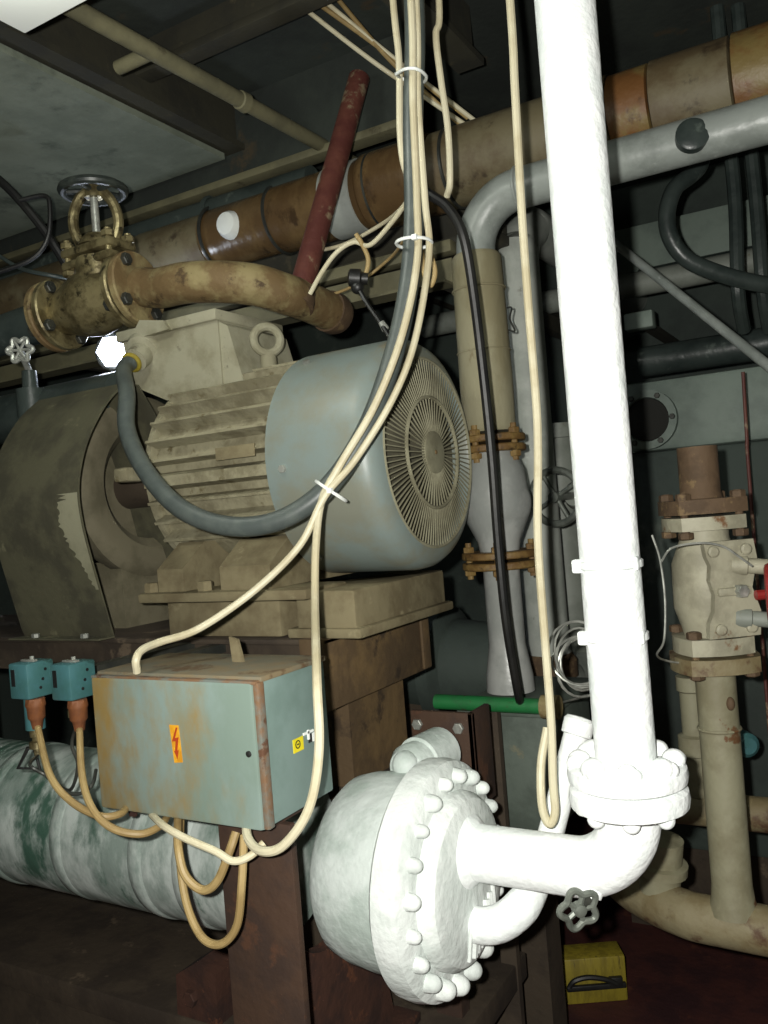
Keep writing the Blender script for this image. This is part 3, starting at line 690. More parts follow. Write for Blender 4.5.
# ------------------------------------------------------------------ deckhead small pipes, girders, lamp
a0 = P(62, 2, 1.80); a1 = PZ(345, 158, a0.z + .02)
t = thing('conduit_pipe', 'pale slanting pipe with a short side stub under the deckhead', 'pipe', (a0 + a1) / 2)
dd = (a1 - a0).normalized()
part(MB().cyl(a0 - dd * .8, a1 + dd * .15, .021, n=16), 'tube', 'beam', t)
tp = a0 + dd * ((PZ(150, 55, a0.z) - a0).dot(dd))
part(MB().tube([tp, tp - X * .05, tp - X * .115], .017, 14, 4), 'side_stub', 'beam', t)
part(MB().lathe(a0 + dd * (a1 - a0).length * .52, dd, [(0, .021), (.003, .025), (.03, .027), (.033, .021)], 16), 'coupling', 'beam', t)
lc = P(25, 34, 1.72); lz = lc.z
t = thing('ceiling_lamp', 'flat white deckhead lamp in the top left corner', 'lamp', lc + Vector((.3, -.3, 0)))
b = MB(); b.box((lc.x, lc.y - .55, lz), (lc.x + .5, lc.y, lz + .02), .003); part(b, 'diffuser', 'lampglow', t)
b = MB(); b.box((lc.x + .02, lc.y - .53, lz + .02), (lc.x + .48, lc.y - .02, 2.9)); part(b, 'housing', 'ceil', t)
lk_ = bpy.data.lights.new('deckhead_lamp_light', 'POINT'); lo = bpy.data.objects.new('deckhead_lamp_light', lk_); COL.objects.link(lo)
lo.location = (lc.x + .25, lc.y - .28, lz - .10); lk_.shadow_soft_size = .08; lk_.energy = 10; lk_.color = (.97, 1, .9)
# bright bulkhead lamp behind the terminal box
lw = P(114, 352, 2.75)
t = thing('work_lamp', 'glaring bluish lamp seen past the left edge of the terminal box', 'lamp', lw)
b = MB(); b.lathe(lw, -FW, [(0, .054), (.02, .052), (.03, .04), (.034, .01)], 6); part(b, 'glass', 'blueglow', t)
b = MB(); b.lathe(lw + FW * .08, -FW, [(0, .03), (.02, .055), (.08, .062), (.085, .055)], 20); part(b, 'housing', 'darksteel', t)
b = MB(); b.cyl(lw + FW * .07, (lw.x, 4.0, lw.z), .012); part(b, 'bracket_arm', 'darksteel', t)
ll = bpy.data.lights.new('work_lamp_light', 'POINT'); lo = bpy.data.objects.new('work_lamp_light', ll); COL.objects.link(lo)
lo.location = lw - FW * .08; ll.energy = 3; ll.color = (.8, .88, 1); ll.shadow_soft_size = .05

# cable tray / girder behind the motor top
tr = P(380, 285, 2.55)
t = thing('cable_tray', 'long tan channel girder behind the top of the motor', 'girder', tr)
b = MB(); b.box((-4.3, tr.y, tr.z - .045), (tr.x + .24, tr.y + .02, tr.z + .03)); b.box((-4.3, tr.y - .06, tr.z - .05), (tr.x + .24, tr.y + .02, tr.z - .042)); part(b, 'channel', 'beam', t)
b = MB(); b.box((-4.3, tr.y + .0, tr.z + .05), (tr.x + .24, tr.y + .05, tr.z + .085), .004); part(b, 'top_rail', 'beam', t)
b = MB(); b.box((tr.x + .18, tr.y + .02, tr.z - .04), (tr.x + .22, 4.0, tr.z + .02)); part(b, 'wall_bracket', 'darkbeam', t)
b = MB(); b.box((-2.6, tr.y + .02, tr.z - .04), (-2.56, 4.0, tr.z + .02)); part(b, 'wall_bracket', 'darkbeam', t)

# ------------------------------------------------------------------ right-hand valve on its cream pipe
q0 = P(709, 600, 1.8); QX, QY = q0.x, q0.y
qz = lambda py: PX(709 + (py - 600) * .08, py, QX).z
W_ = lambda z: Vector((QX, QY, z))
t = thing('block_valve', 'cream valve with rusty bolted flanges on the right-hand pipe', 'valve', (QX, QY, qz(665)))
part(MB().lathe(W_(qz(500)), Z, [(0, .05), (.004, .044), (.02, .041), (qz(447) - qz(500), .041), (qz(447) - qz(500), .03)], 24), 'rusty_stub', 'brownrust', t, 'rusty open pipe stub on top')
def sqfl(za, zb_, r, mat, ang=0.):
    b = MB(); n = 4; poly = []
    for k in range(32):
        a = 2 * PI * k / 32; rr = r / max(abs(math.cos(a)), abs(math.sin(a))) ** .4; poly.append(Vector((QX + rr * math.cos(a + ang) * .92, QY + rr * math.sin(a + ang) * .92, za)))
    b.prism(poly, (0, 0, zb_ - za)); return part(b, 'flange', mat, t)
sqfl(qz(513), qz(499), .093, 'brownrust', .5); sqfl(qz(529), qz(516), .088, 'creamvalve', .5)
sqfl(qz(650), qz(634), .085, 'creamvalve', .5); sqfl(qz(668), qz(653), .094, 'rustycream', .5)
for k in range(4):
    a = PI / 4 + k * PI / 2 + .5
    c = Vector((QX + math.cos(a) * .079, QY + math.sin(a) * .079, 0))
    for za, zb_ in ((qz(536), qz(492)), (qz(672), qz(626))):
        b = MB(); b.cyl(c + Z * za, c + Z * zb_, .008, n=10); b.hexbolt(c + Z * (za + .012), -Z, .0155, .014); b.hexbolt(c + Z * (zb_ - .015), Z, .0155, .014); part(b, 'bolt', 'brownrust', t)
b = MB(); b.lathe(W_(qz(634)), Z, [(0, .055), (.02, .06), (.06, .072), (qz(529) - qz(634) - .07, .07), (qz(529) - qz(634) - .02, .05), (qz(529) - qz(634), .05)], 28)
part(b, 'valve_body', 'creamvalve', t)
# cover plate facing right front
nn = (RH * .12 - FW).normalized(); nn.z = 0; nn.normalize(); uu = Vector((-nn.y, nn.x, 0)); cpl = W_((qz(542) + qz(630)) / 2) + nn * .068 + RH * .006
hh = (qz(540) - qz(632)) / 2
wav = [(-.052, hh), (-.048, hh * .7), (-.040, hh * .5), (-.044, hh * .2), (-.036, -.1 * hh), (-.040, -.45 * hh), (-.052, -.7 * hh), (-.054, -hh), (.055, -hh), (.06, -.5 * hh), (.045, 0), (.06, .6 * hh), (.055, hh)]
sg = -1 if uu.dot(RH) < 0 else 1
b = MB(); b.prism([cpl + uu * (sg * x) + Z * z for x, z in wav], nn * .016); cvp = part(b, 'cover_plate', 'creamvalve', t)
for x, z in ((-.034, .8), (-.030, -.82), (.036, -.82), (.036, .8)):
    part(MB().lathe(cpl + uu * (sg * x) + Z * (z * hh) + nn * .016, nn, [(0, .012), (.006, .012), (.009, .008)], 12), 'cover_bolt', 'creamvalve', t)
for z, l, mat in ((.48, .085, 'creamvalve'), (-.62, .085, 'duskpipe')):
    c = cpl + uu * (sg * .012) + Z * (z * hh); dl = (RH * 1. - FW * .35 - Z * .12).normalized()
    part(MB().lathe(c, dl, [(0, .022), (.03, .020), (.032, .016), (l, .016), (l + .01, .011)], 16), 'side_spindle', mat, t)
c = cpl + uu * (sg * .004) + Z * (-.05 * hh) + nn * .016
b = MB(); b.box((-.035, -.008, -.008), (.035, .008, .008), .003, Matrix.Translation(c) @ Matrix.Rotation(math.atan2(uu.y, uu.x), 4, 'Z')); part(b, 'link_bar', 'creamvalve', t)
part(MB().hexbolt(c + uu * (sg * .012), nn, .014, .02), 'link_nut', 'steel', t)
hr = P(771, 594, 1.68)
b = MB(); b.torus(hr, (RH - FW * .45), .052, .010, 28, 8); b.cyl(hr - RH * .03, hr, .010, n=10); b.cyl(hr - Z * .052, hr + Z * .052, .006, n=8); part(b, 'red_handle', 'red', t, 'red handle at the right edge')

t = thing('cream_standpipe', 'rust-spotted cream vertical pipe below the right-hand valve', 'pipe', W_(qz(905)))
part(MB().lathe(W_(qz(912)), Z, [(0, .052), (.03, .044), (.06, .041), (qz(668) - qz(912), .041)], 28), 'tube', 'creampipe', t)
part(MB().torus(W_(qz(728)), Z, .0415, .004, 28, 6), 'weld_bead', 'creampipe', t)
b = MB(); part(MB().ball(W_(qz(700)) - FW * .04 + RH * .012, .009, (1, 1, 1.6)), 'rust_scab', 'brownrust', t)

lz_ = qz(925)
t = thing('low_manifold_pipe', 'rust-mottled cream pipe low in the right corner', 'pipe', (QX, QY, lz_ - .05))
lp = [Vector((QX + 1.3, QY - .05, lz_)), Vector((QX + .5, QY - .02, lz_)), Vector((QX, QY, lz_)), Vector((QX - .12, QY + .02, lz_)), Vector((QX - .24, QY + .10, lz_ + .0)), Vector((QX - .30, QY + .20, lz_)), Vector((QX - .33, QY + .42, lz_))]
part(MB().tube(lp, .050, 24, 8), 'tube', 'rustycream', t)
ec = P(663, 858, 1.92)
b = MB(); b.lathe(ec + Vector((-.02, .0, -.12)), Vector((.15, -.05, 1)), [(0, .045), (.09, .045), (.095, .058), (.115, .058), (.118, .045), (.17, .045)], 24); part(b, 'branch_stub', 'creampipe', t)
for x in (.3,):
    b = MB(); y = QY if x > 0 else QY + .17
    b.box((QX + x - .03, y - .04, 0), (QX + x + .03, y + .04, lz_ - .045)); part(b, 'floor_stand', 'basedark', t)
hp = P(715, 810, 2.12)
t = thing('rear_cream_pipe', 'yellowish cream horizontal pipe behind the right-hand standpipe', 'pipe', hp)
part(MB().cyl((-1.0, hp.y, hp.z), (2.4, hp.y, hp.z), .042, n=24), 'tube', 'rustycream', t)
for x in (hp.x - .58, hp.x + .6):
    part(MB().box((x - .02, hp.y - .02, 0), (x + .02, hp.y + .02, hp.z - .04)), 'floor_stand', 'basedark', t)
rv = P(693, 730, 2.12)
t = thing('rear_stub_valve', 'small tan fitting with pale blue cap behind the cream standpipe', 'fitting', (rv.x, hp.y, hp.z + .04))
b = MB(); b.lathe((rv.x, hp.y, hp.z + .035), Z, [(0, .03), (.10, .03), (.105, .042), (.15, .042), (.155, .03), (.26, .03), (.265, .036), (.30, .036)], 20); part(b, 'body', 'creampipe', t)
bc = P(742, 742, 2.1); b = MB(); b.lathe(bc, -FW, [(0, .03), (.03, .03), (.04, .02)], 18); b.cyl(bc, Vector((rv.x, hp.y, bc.z)), .012); part(b, 'blue_cap', 'teal', t, 'pale blue cap')

# ------------------------------------------------------------------ pressure switches
def switch(px, py, d, label, bellow):
    o = P(px, py, d); w, dp_, h = .052, .06, .066
    t = thing('pressure_switch', label, 'pressure switch', o - Z * h / 2, 'teal pressure switches left of the cabinet')
    x0, y0, z0 = o.x - w / 2, o.y, o.z - h / 2
    hs = part(MB().box((x0, y0, z0), (x0 + w, y0 + dp_, z0 + h), .004), 'housing', 'teal', t)
    b = MB(); b.box((x0 + .008, y0 - .001, z0 + .024), (x0 + .018, y0 + .001, z0 + .055)); part(b, 'scale_window', 'black', hs)
    for zz in (.018, .033, .050): part(MB().cyl((x0 + w - .001, y0 + .02 + .4 * zz, z0 + zz), (x0 + w + .0012, y0 + .02 + .4 * zz, z0 + zz), .003, n=8), 'screw', 'black', hs)
    b = MB(); b.box((x0 + .010, y0 + .02, z0 + h), (x0 + w - .006, y0 + .03, z0 + h + .004), .001); b.cyl((x0 + .03, y0 + .03, z0 + h), (x0 + .03, y0 + .03, z0 + h + .009), .004, n=8); part(b, 'adjusting_spindle', 'steel', t)
    gx_ = x0 + w - .006
    b = MB(); b.lathe((gx_, y0 + .018, z0), -Z, [(0, .017), (.012, .019), (.016, .017), (.035, .016), (.04, .012), (.056, .009)], 10); part(b, 'cable_gland', 'gland', t, 'orange-brown cable gland')
    bx_ = x0 + .014
    if bellow: part(MB().cyl((bx_ + .006, y0 + .034, z0), (bx_ + .006, y0 + .034, z0 - .062), .018, n=20), 'bellows_case', 'teal', t)
    zb_ = z0 - (.062 if bellow else 0)
    b = MB(); b.lathe((bx_ + .006, y0 + .034, zb_), -Z, [(0, .012), (.014, .012), (.016, .008), (.022, .008), (.024, .014), (.036, .014), (.038, .007), (.05, .006)], 12); part(b, 'brass_union', 'brass', t)
    b = MB(); b.box((x0 + .01, y0 + dp_, z0 + .01), (x0 + w - .01, BY + .013, z0 + .03)); part(b, 'bracket', 'darksteel', t)
    return Vector((gx_, y0 + .018, z0 - .05)), Vector((bx_ + .006, y0 + .034, zb_ - .05))
ga, ba = switch(18, 682, 1.56, 'teal pressure switch with bellows case, left one of the pair', True)
gb, bb = switch(60, 683, 1.53, 'teal pressure switch next to the switch cabinet, right one of the pair', False)

# ------------------------------------------------------------------ cables
def cable(name, label, pts, r, mat, group=None, cat='cable', n=10):
    o = MB().tube(pts, r, n, 8).build(name, mat); return tag(o, label, cat, group)
def PD(l): return [P(*a) for a in l]
def up(p): return Vector((p.x, p.y, 2.9))
hp_ = PD([(414, 0, 1.62), (413, 120, 1.63), (414, 220, 1.64), (408, 290, 1.64), (392, 360, 1.64), (366, 430, 1.63), (328, 487, 1.62), (280, 520, 1.63), (228, 526, 1.66), (180, 508, 1.72), (145, 470, 1.82), (127, 430, 1.92), (127, 395, 2.0)])
o = cable('power_hose', 'thick black power cable looping down to the motor terminal box', [up(hp_[0])] + hp_ + [gl + gdir * .10, gl + gdir * .05], .0198, 'hose', n=16)
c1 = PD([(411, 0, 1.58), (413, 100, 1.59), (417, 200, 1.60), (417, 262, 1.60), (402, 335, 1.59), (375, 405, 1.585), (340, 465, 1.575), (322, 500, 1.57), (316, 545, 1.54), (315, 600, 1.48), (317, 680, 1.27), (319, 750, 1.235), (309, 808, 1.235), (284, 845, 1.25), (262, 851, 1.27), (248, 838, 1.31)])
cable('signal_cable', 'cream cable following the black power cable then dropping past the cabinet side', [up(c1[0])] + c1 + [P(246, 815, 1.36)], .0072, 'cable', 'cream cables hanging from the deckhead')
c2 = PD([(416, 0, 1.60), (418, 100, 1.61), (425, 200, 1.62), (429, 255, 1.62), (415, 340, 1.60), (392, 400, 1.59), (355, 460, 1.58), (325, 496, 1.565), (300, 545, 1.56), (255, 590, 1.56), (200, 628, 1.52), (160, 642, 1.47), (142, 650, 1.43), (136, 660, 1.41)])
cable('signal_cable', 'cream cable crossing the motor front down to the cabinet top', [up(c2[0])] + c2 + [P(137, 672, 1.42)], .0068, 'cable', 'cream cables hanging from the deckhead')
c3 = PD([(393, 0, 1.66), (399, 60, 1.66), (400, 130, 1.66), (404, 165, 1.67), (412, 182, 1.70)])
cable('signal_cable', 'short cream cable left of the black power cable near the deckhead', [up(c3[0])] + c3, .0068, 'cable', 'cream cables hanging from the deckhead')
c4 = PD([(439, 0, 1.7), (436, 35, 1.7), (441, 80, 1.71), (448, 130, 1.72), (450, 180, 1.73), (447, 196, 1.76)])
cable('signal_cable', 'cream cable ending at a dark bunch beside the silver elbow', [up(c4[0])] + c4, .0068, 'cable', 'cream cables hanging from the deckhead')
c5 = PD([(510, 0, 1.5), (515, 90, 1.5), (521, 200, 1.5), (528, 300, 1.5), (536, 400, 1.5), (538, 450, 1.5), (538, 540, 1.5), (545, 640, 1.49), (551, 720, 1.47), (553, 780, 1.455), (555, 812, 1.45), (549, 824, 1.45), (542, 805, 1.455), (541, 765, 1.47), (547, 728, 1.49)])
cable('long_signal_cable', 'long cream cable hanging left of the white riser and looping at its end', [up(c5[0])] + c5, .0075, 'cable')
c6 = PD([(432, 196, 1.80), (448, 208, 1.79), (463, 235, 1.78), (473, 290, 1.80), (484, 380, 1.82), (492, 460, 1.84), (498, 540, 1.86), (506, 620, 1.88), (518, 692, 1.93)])
cable('black_cable', 'thin black cable running down in front of the silver valve', [P(420, 188, 1.82)] + c6 + [P(521, 702, 1.97)], .0105, 'black')
for px, py, nm, d in ((414, 243, 'white cable tie around the hose below the deckhead', 1.60), (331, 491, 'white cable tie around the hose in front of the fan cowl', 1.575)):
    c = P(px, py, d + .02); dirv = (P(413, 120, 1.6) - P(414, 220, 1.6)) if py < 300 else (P(366, 430, 1.6) - P(328, 487, 1.6))
    b = MB(); b.torus(c, dirv, .034, .0032, 24, 6); b.box(c - FW * .034 - Vector((.005, .005, .005)), c - FW * .034 + Vector((.005, .005, .005)), .001)
    tag(b.build('cable_tie', 'white'), nm, 'cable tie')
rg = PD([(396, 74, 1.60), (405, 69, 1.56), (417, 69, 1.55), (426, 76, 1.58), (424, 82, 1.62), (417, 83, 1.66), (400, 78, 1.66)])
tag(MB().tube(rg, .003, 8, 6, True).build('cable_tie', 'white'), 'loose white tie ring round the cables near the deckhead', 'cable tie')
# cables below the cabinet and switches
k1 = [ga] + PD([(50, 775, 1.46), (72, 802, 1.42), (100, 816, 1.40), (120, 814, 1.42)]) + [P(128, 806, 1.47)]
cable('switch_cable', 'tan cable from the left pressure switch to the cabinet underside', k1, .0062, 'tan', 'tan switch cables')
k2 = [gb] + PD([(82, 775, 1.44), (92, 808, 1.38), (112, 828, 1.36), (140, 834, 1.36), (160, 826, 1.39)]) + [P(168, 815, 1.44)]
cable('switch_cable', 'tan cable from the right pressure switch to the cabinet underside', k2, .0062, 'tan', 'tan switch cables')
k3 = [P(152, 815, 1.43)] + PD([(164, 826, 1.36), (185, 838, 1.33), (215, 851, 1.31), (233, 861, 1.30), (250, 856, 1.30), (264, 843, 1.31)])
cable('loose_cable', 'pale cable sagging under the cabinet to a stripped end', k3, .006, 'cable', 'cables below the cabinet')
k4 = [P(178, 815, 1.44)] + PD([(178, 845, 1.37), (185, 875, 1.35), (203, 890, 1.34), (218, 880, 1.33), (230, 850, 1.33), (236, 832, 1.34)])
cable('loose_cable', 'short tan cable loop below the cabinet', k4, .007, 'tan', 'cables below the cabinet')
k5 = [P(181, 815, 1.47)] + PD([(180, 860, 1.40), (187, 905, 1.36), (202, 937, 1.33), (221, 944, 1.31), (237, 925, 1.30), (242, 880, 1.30), (244, 835, 1.33)])
cable('loose_cable', 'long tan cable loop hanging lowest below the cabinet', k5, .0065, 'tan', 'cables below the cabinet')
k6 = [ba] + PD([(30, 765, 1.50), (45, 775, 1.5), (62, 790, 1.48), (78, 794, 1.47), (92, 785, 1.48), (96, 770, 1.52)])
cable('capillary_tube', 'thin dark capillary from the left pressure switch', k6, .0032, 'darksteel', cat='tube', n=8)
k7 = [bb] + PD([(72, 745, 1.50), (78, 765, 1.50), (70, 790, 1.52), (52, 780, 1.56)])
cable('capillary_tube', 'thin dark capillary from the right pressure switch', k7, .0032, 'darksteel', cat='tube', n=8)
b = MB(); b.tube(PD([(18, 768, 1.60), (28, 748, 1.60), (34, 748, 1.60), (40, 769, 1.60)]), .004, 8, 0, True); tag(b.build('wire_bracket', 'black'), 'small black wire bracket below the left pressure switch', 'bracket')
# deckhead wire bundle
for k, (xa, ya, xb, yb, mid_) in enumerate(((286, -6, 470, 128, 4), (302, -8, 468, 118, -3), (316, -6, 474, 120, 2), (322, -20, 462, 126, 9))):
    l = PD([(xa, ya, 2.25), ((xa * .55 + xb * .45), (ya * .55 + yb * .45) + mid_, 2.26), ((xa * .2 + xb * .8), (ya * .2 + yb * .8) + mid_ * .4, 2.27), (xb, yb, 2.3)])
    lab = ['leftmost wire of the deckhead bundle', 'second wire from the left in the deckhead bundle', 'third wire from the left in the deckhead bundle', 'rightmost sagging wire of the deckhead bundle'][k]
    cable('deckhead_wire', lab, [l[0] + (l[0] - l[1]) * .8] + l, .0062, 'tan' if k % 2 else 'cable', 'wires bundled under the deckhead')
# wires around the connector above the fan cowl
cable('thin_wire', 'cream wire running from the red post pipe up to the power hose', PD([(310, 294, 2.02), (322, 272, 2.0), (337, 252, 1.98), (354, 242, 1.97), (370, 245, 1.95), (392, 222, 1.9), (408, 200, 1.84), (414, 192, 1.76)]), .0055, 'cable', 'thin wires above the fan cowl')
cable('thin_wire', 'tan wire bending down into the black connector', PD([(356, 234, 1.96), (362, 244, 1.96), (368, 258, 1.96), (367, 270, 1.96), (363, 279, 1.96)]), .0055, 'tan', 'thin wires above the fan cowl')
cable('thin_wire', 'thin straight wire low above the tray left of the hose', PD([(316, 300, 2.3), (355, 285, 2.25), (390, 258, 2.2), (404, 240, 2.1)]), .004, 'tan', 'thin wires above the fan cowl')
cable('thin_wire', 'upper thin wire stretched along the brown lagged pipe', PD([(312, 252, 2.30), (345, 244, 2.22), (385, 222, 2.10), (407, 203, 1.95)]), .005, 'cable', 'thin wires above the fan cowl')
cable('thin_wire', 'tan wire loop hanging right of the hose', PD([(426, 215, 1.72), (430, 250, 1.72), (435, 272, 1.72), (430, 286, 1.72), (424, 272, 1.72), (421, 245, 1.72)]), .0052, 'tan', 'thin wires above the fan cowl')
cn = P(357, 282, 1.95)
t = thing('cable_connector', 'black cable connector hanging above the fan cowl', 'connector', cn)
b = MB(); b.lathe(cn - RH * .02 + Z * .012, (RH - Z * .35 + UU * .2), [(0, .012), (.004, .02), (.028, .021), (.032, .014), (.046, .013)], 14); b.ball(cn - Z * .012, .016); part(b, 'plug', 'black', t)
part(MB().tube([cn - Z * .01, P(368, 305, 1.93), P(382, 325, 1.9), P(390, 338, 1.88)], .0055, 8), 'lead', 'black', t)
part(MB().lathe(P(381, 322, 1.9), (P(386, 330, 1.9) - P(381, 322, 1.9)), [(0, .007), (.02, .009), (.022, .006)], 10), 'ferrule', 'steel', t)

# capillary coil left of the riser
cc = P(581, 660, 1.75)
b = MB(); l = []
for k in range(150):
    a = 2 * PI * k / 22; tt = k / 150
    l.append(cc + RH * ((.055 + .008 * math.sin(a * .37)) * math.cos(a) + .02 * (tt - .5)) + Z * ((.058 + .01 * math.sin(a * .21)) * math.sin(a) * .95 - .05 * (tt - .5)) + FW * (.06 * (tt - .5) + .022 * math.sin(a + tt * 2)))
l += [l[-1] + (P(560, 703, 2.0) - l[-1]) * (k / 6) for k in range(1, 7)]
b.tube(l, .0026, 6, 0)
tag(b.build('wire_coil', 'steel'), 'loose coil of thin steel capillary behind the white riser', 'coil')
cable('steel_wire', 'thin steel wire curving beside the right-hand valve', PD([(652, 535, 1.66), (660, 560, 1.66), (665, 600, 1.66), (664, 640, 1.66), (657, 655, 1.70), (668, 661, 1.76), (690, 664, 1.78)]), .0022, 'steel', cat='wire', n=6)
cable('steel_wire', 'thin steel wire arching across the right-hand valve cover', PD([(661, 562, 1.66), (672, 548, 1.65), (700, 543, 1.64), (722, 546, 1.63), (738, 556, 1.63), (752, 566, 1.64)]), .0022, 'steel', cat='wire', n=6)

# ------------------------------------------------------------------ bolted angle, green pipe, yellow case
ag = P(441, 738, 1.78)
t = thing('angle_bracket', 'dark brown angle plate with two bright hex bolts behind the vessel flange', 'bracket', ag)
ax0 = PY(412, 735, ag.y).x; ax1 = PY(474, 740, ag.y).x; az1 = PY(441, 712, ag.y).z
b = MB(); b.box((ax0, ag.y, VZ + .03), (ax1, ag.y + .012, az1), .002); b.box((ax1 - .012, ag.y, VZ + .03), (ax1, ag.y + .09, az1), .002); part(b, 'angle_plate', 'column', t)
b = MB(); b.box((ax0, ag.y + .012, 0), (ax0 + .06, ag.y + .05, VZ + .06)); part(b, 'leg', 'column', t)
for px, py in ((418, 724), (459, 728)):
    c = PY(px, py, ag.y); part(MB().hexbolt(c, -Y, .012, .009), 'hex_bolt', 'steel', t, 'bright hex bolt')
gp0 = P(490, 704, 2.0)
t = thing('green_pipe', 'short green pipe crossing below the silver valve', 'pipe', gp0)
part(MB().cyl((PY(436, 700, gp0.y).x, gp0.y, gp0.z), (PY(546, 700, gp0.y).x, gp0.y, gp0.z), .018, n=16), 'tube', 'green', t)
part(MB().lathe((PY(546, 700, gp0.y).x - .01, gp0.y, gp0.z), X, [(0, .018), (.0, .027), (.04, .027), (.04, .018)], 14), 'socket', 'rustpipe', t)
part(MB().box((gp0.x - .02, gp0.y - .01, 0), (gp0.x + .02, gp0.y + .01, gp0.z - .016)), 'stand', 'basedark', t)
yc = PZ(600, 1003, .0)
t = thing('yellow_case', 'small dull yellow case with a black handle on the red deck', 'case', yc)
yx0, yx1 = -.10, .085
b = MB(); Rz = Matrix.Translation((yc.x, yc.y, 0)) @ Matrix.Rotation(math.atan2(RH.y, RH.x), 4, 'Z')
b.box((yx0, 0, .0), (yx1, .09, .135), .006, Rz); part(b, 'case_shell', 'yellowp', t)
hl = [Rz @ Vector(v) for v in ((-.088, -.012, .062), (-.07, -.014, .080), (-.03, -.014, .086), (.02, -.014, .076), (.05, -.012, .060))]
b = MB(); b.tube(hl, .008, 8, 6); part(b, 'handle', 'black', t)
b = MB(); b.box((-.095, -.012, .044), (.08, .001, .060), .003, Rz); b.box((.03, -.014, .05), (.07, .001, .078), .003, Rz); part(b, 'latch_bar', 'black', t)

# small scalloped wheel at the far left
sw = P(20, 350, 2.35)
t = thing('far_left_valve', 'small pale scalloped handwheel at the left edge', 'valve', sw)
b = MB(); wp = []; wn = (-FW + Z * .1).normalized(); _, wu, wv = basis(wn)
for k in range(60):
    a = 2 * PI * k / 60; r = .030 + .006 * math.cos(6 * a); wp.append(sw + wu * r * math.cos(a) + wv * r * math.sin(a))
b.tube(wp, .0065, 8, 0, True)
for k in range(3): a = PI * k / 3; b.cyl(sw - (wu * math.cos(a) + wv * math.sin(a)) * .028, sw + (wu * math.cos(a) + wv * math.sin(a)) * .028, .004, n=6)
part(b, 'handwheel', 'steel', t)
part(MB().cyl(sw, sw + FW * .05 - Z * .05, .009, n=10), 'stem', 'steel', t)
part(MB().lathe(sw + FW * .05 - Z * .05, -Z, [(0, .02), (.05, .022), (.052, .04), (.2, .04)], 16), 'body', 'darkpipe', t)
sp_ = sw - Z * .10
t = thing('sloping_duct', 'dark sloping pipe below the globe valve at the far left', 'pipe', sp_)
part(MB().cyl((sw.x - 1.2, sw.y + .1, sw.z - .16), (sw.x + .28, sw.y + .1, sw.z - .16), .07, n=24), 'tube', 'darkpipe', t)

# ------------------------------------------------------------------ dim background
t = thing('wall_duct', 'pale grey-green duct panel high in the right background', 'duct', P(700, 235, 3.2))
w0 = P(700, 232, 3.2); b = MB(); b.box((-.82, w0.y, w0.z - .10), (2.4, w0.y + .25, w0.z + .08), .006); part(b, 'duct_box', 'bulkpale', t)
for x in (-.1, .35, .55): part(MB().box((x, w0.y - .02, w0.z - .5), (x + .05, w0.y + .0, w0.z + .4), .004), 'hanger', 'darkbeam', t)
def hpipe(name, label, px, py, d, r, mat, xa=-3.8, xb=2.4):
    c = P(px, py, d); t = thing(name, label, 'pipe', c); part(MB().cyl((xa, c.y, c.z), (xb, c.y, c.z), r, n=20), 'tube', mat, t)
    n = 0
    for x in (xa + .5, xb - .4):
        part(MB().torus((x, c.y, c.z), X, r + .003, .008, 20, 6), 'clamp', mat, t)
        part(MB().box((x - .01, c.y, c.z - .01), (x + .01, 4.0, c.z + .01)), 'clamp_arm', 'darkbeam', t)
    return c
hpipe('background_pipe', 'dark glossy pipe under the pale duct at the right', 680, 275, 3.1, .05, 'darkpipe', -.7)
hpipe('background_pipe', 'dim pipe behind the white riser at the height of the fan', 690, 355, 3.0, .055, 'darkpipe', -.7)
hpipe('background_pipe', 'dim far pipe seen between the grey downpipe and the riser', 560, 300, 3.3, .045, 'duskpipe', -1.6, .2)
hpipe('background_pipe', 'dim far pipe near the deckhead at the far left', 40, 270, 3.2, .05, 'darkpipe', -4.3, -1.4)
jb = P(638, 320, 3.0)
t = thing('junction_box', 'small pale junction box right of the white riser', 'box', jb)
part(MB().box((jb.x - .05, jb.y, jb.z - .03), (jb.x + .05, jb.y + .06, jb.z + .03), .006), 'box_body', 'bulkpale', t)
part(MB().box((jb.x - .02, jb.y + .06, jb.z - .01), (jb.x + .02, 4.0, jb.z + .01)), 'arm', 'darkbeam', t)
eq = P(700, 440, 2.75)
t = thing('background_pump', 'dim grey machine with a round opening behind the right-hand valve', 'machine', (eq.x, eq.y + .3, 0))
ex0 = PY(590, 450, eq.y).x
b = MB(); ez = PY(680, 448, eq.y).z; b.box((ex0, eq.y, .3), (2.2, eq.y + .6, ez), .02); part(b, 'casing', 'bulk', t)
b = MB(); b.box((ex0 + .05, eq.y + .05, ez), (ex0 + .7, eq.y + .5, ez + .24), .02); part(b, 'upper_housing', 'bulkpale', t)
oc = PY(648, 420, eq.y + .05); 
b = MB(); b.lathe(oc, -Y, [(-.01, .10), (.03, .10), (.03, .075), (.0, .07)], 28, False); part(b, 'round_port', 'bulkpale', t)
b = MB(); b.lathe(oc - Y * .012, -Y, [(0, .073), (.004, .07)], 28); part(b, 'port_opening', 'inner', t)
for k in range(6):
    a = PI / 3 * k; part(MB().hexbolt(oc + Vector((math.cos(a) * .086, -.03, math.sin(a) * .086)), -Y, .01, .01), 'port_bolt', 'darksteel', t)
b = MB(); b.box((ex0, eq.y + .05, 0), (2.1, eq.y + .55, .3)); part(b, 'plinth', 'basedark', t)
dg0 = P(612, 241, 2.55); dg1 = P(776, 372, 1.95)
t = thing('slanting_rod', 'pale slanting rod pipe right of the white riser', 'pipe', (dg0 + dg1) / 2)
part(MB().cyl(dg0 - (dg1 - dg0) * .3, dg1 + (dg1 - dg0) * .4, .0125, n=14), 'tube', 'greypipe', t)
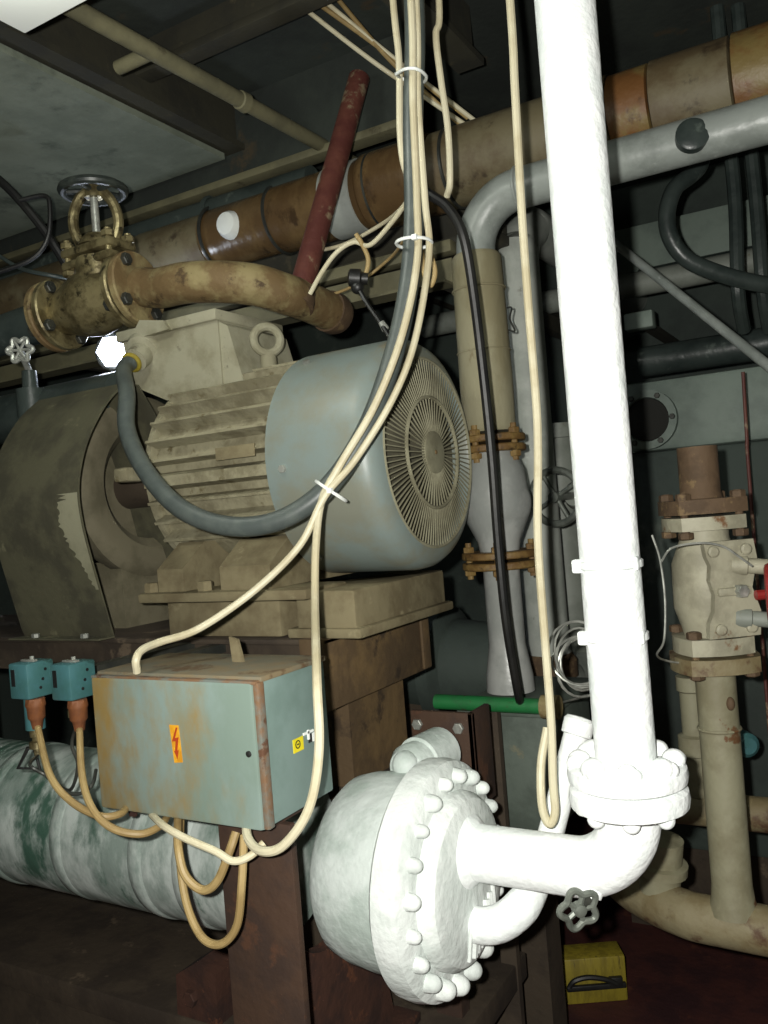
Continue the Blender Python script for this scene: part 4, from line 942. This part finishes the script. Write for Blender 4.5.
cable('hanging_hose', 'dark hose hanging in a loop below the silver pipe at the right', PD([(706, 120, 2.5), (700, 165, 2.45), (674, 190, 2.42), (667, 225, 2.42), (682, 255, 2.42), (715, 272, 2.42), (768, 285, 2.42), (840, 290, 2.42)]), .024, 'darkpipe', cat='hose', n=12)
for k, (xa, xb) in enumerate(((735, 738), (756, 763))):
    cable('hanging_cable', ['dark cable hanging at the right, left of two', 'dark cable hanging at the right edge, right of two'][k], [up(P(xa - 14, 60, 2.5)), P(xa - 8, 120, 2.5), P(xa, 200, 2.5), P(xb, 290, 2.5), P(xb + 6, 330, 2.6)], .02, 'darkpipe')
pk_ = P(747, 410, 2.3); cable('pink_rod', 'thin pinkish upright rod at the right edge', [P(743, 372, 2.42), P(747, 440, 2.42), P(751, 500, 2.42), Vector((P(751, 500, 2.42).x, P(751, 500, 2.42).y, 0))], .005, 'redpipe', cat='rod')
# between: pump behind the silver valve
pb_ = P(450, 665, 2.75)
t = thing('rear_pump', 'dim round pump casing behind the bedplate end', 'pump', (pb_.x, pb_.y, 0))
b = MB(); b.lathe(pb_ - X * .25, X, [(0, .10), (.05, .14), (.2, .15), (.22, .19), (.26, .19), (.28, .15), (.45, .13), (.5, .06)], 32); part(b, 'casing', 'bulk', t)
b = MB(); b.box((pb_.x - .2, pb_.y - .1, 0), (pb_.x + .2, pb_.y + .1, pb_.z - .1)); part(b, 'stand', 'basedark', t)
cy0 = GY - .13; cz_ = gz(694)
cx0 = PY(470, 780, cy0).x; cx1 = PY(552, 780, cy0).x
t = thing('valve_chest', 'dull grey-green chest below the silver valve and green pipe', 'chest', ((cx0 + cx1) / 2, cy0 + .15, 0))
b = MB(); b.box((cx0, cy0, cz_ - .30), (cx1, cy0 + .34, cz_ - .02), .012); part(b, 'body', 'chest', t)
b = MB(); b.box((cx0 - .015, cy0 - .015, cz_ - .02), (cx1 + .015, cy0 + .355, cz_), .004); part(b, 'lid', 'chest', t)
b = MB(); b.box((cx0 + .02, cy0 + .12, 0), (cx0 + .12, cy0 + .22, cz_ - .30)); part(b, 'stand', 'basedark', t)
# dark cables far left
cable('far_cable', 'dark slack cable drooping at the far left below the deckhead', PD([(-20, 165, 2.6), (10, 190, 2.6), (40, 225, 2.62), (62, 258, 2.64), (80, 290, 2.66)]), .014, 'black')
cable('far_cable', 'thin dark cable loop at the far left', PD([(20, 200, 2.55), (45, 196, 2.55), (50, 210, 2.55), (47, 240, 2.55), (30, 260, 2.55), (-10, 275, 2.55)]), .007, 'black')
cable('far_cable', 'thin grey line crossing the far left corner', PD([(-10, 250, 2.6), (20, 268, 2.6), (50, 275, 2.6), (80, 280, 2.65)]), .006, 'darkpipe')
# small clamp foot on the foundation beam
cf = PZ(208, 985, .47)
t = thing('beam_clamp', 'rust-red lump-shaped clamp left of the column foot', 'clamp', (cf.x, cf.y, .42))
b = MB(); b.prism([(cf.x - .05, cf.y - .05, .42), (cf.x + .07, cf.y - .05, .42), (cf.x + .07, cf.y - .05, .53), (cf.x + .02, cf.y - .05, .55), (cf.x - .045, cf.y - .05, .51)], (0, .08, 0)); part(b, 'clamp_block', 'redrust', t)
part(MB().hexbolt((cf.x, cf.y - .05, .47), -Y, .018, .015), 'clamp_nut', 'redrust', t)
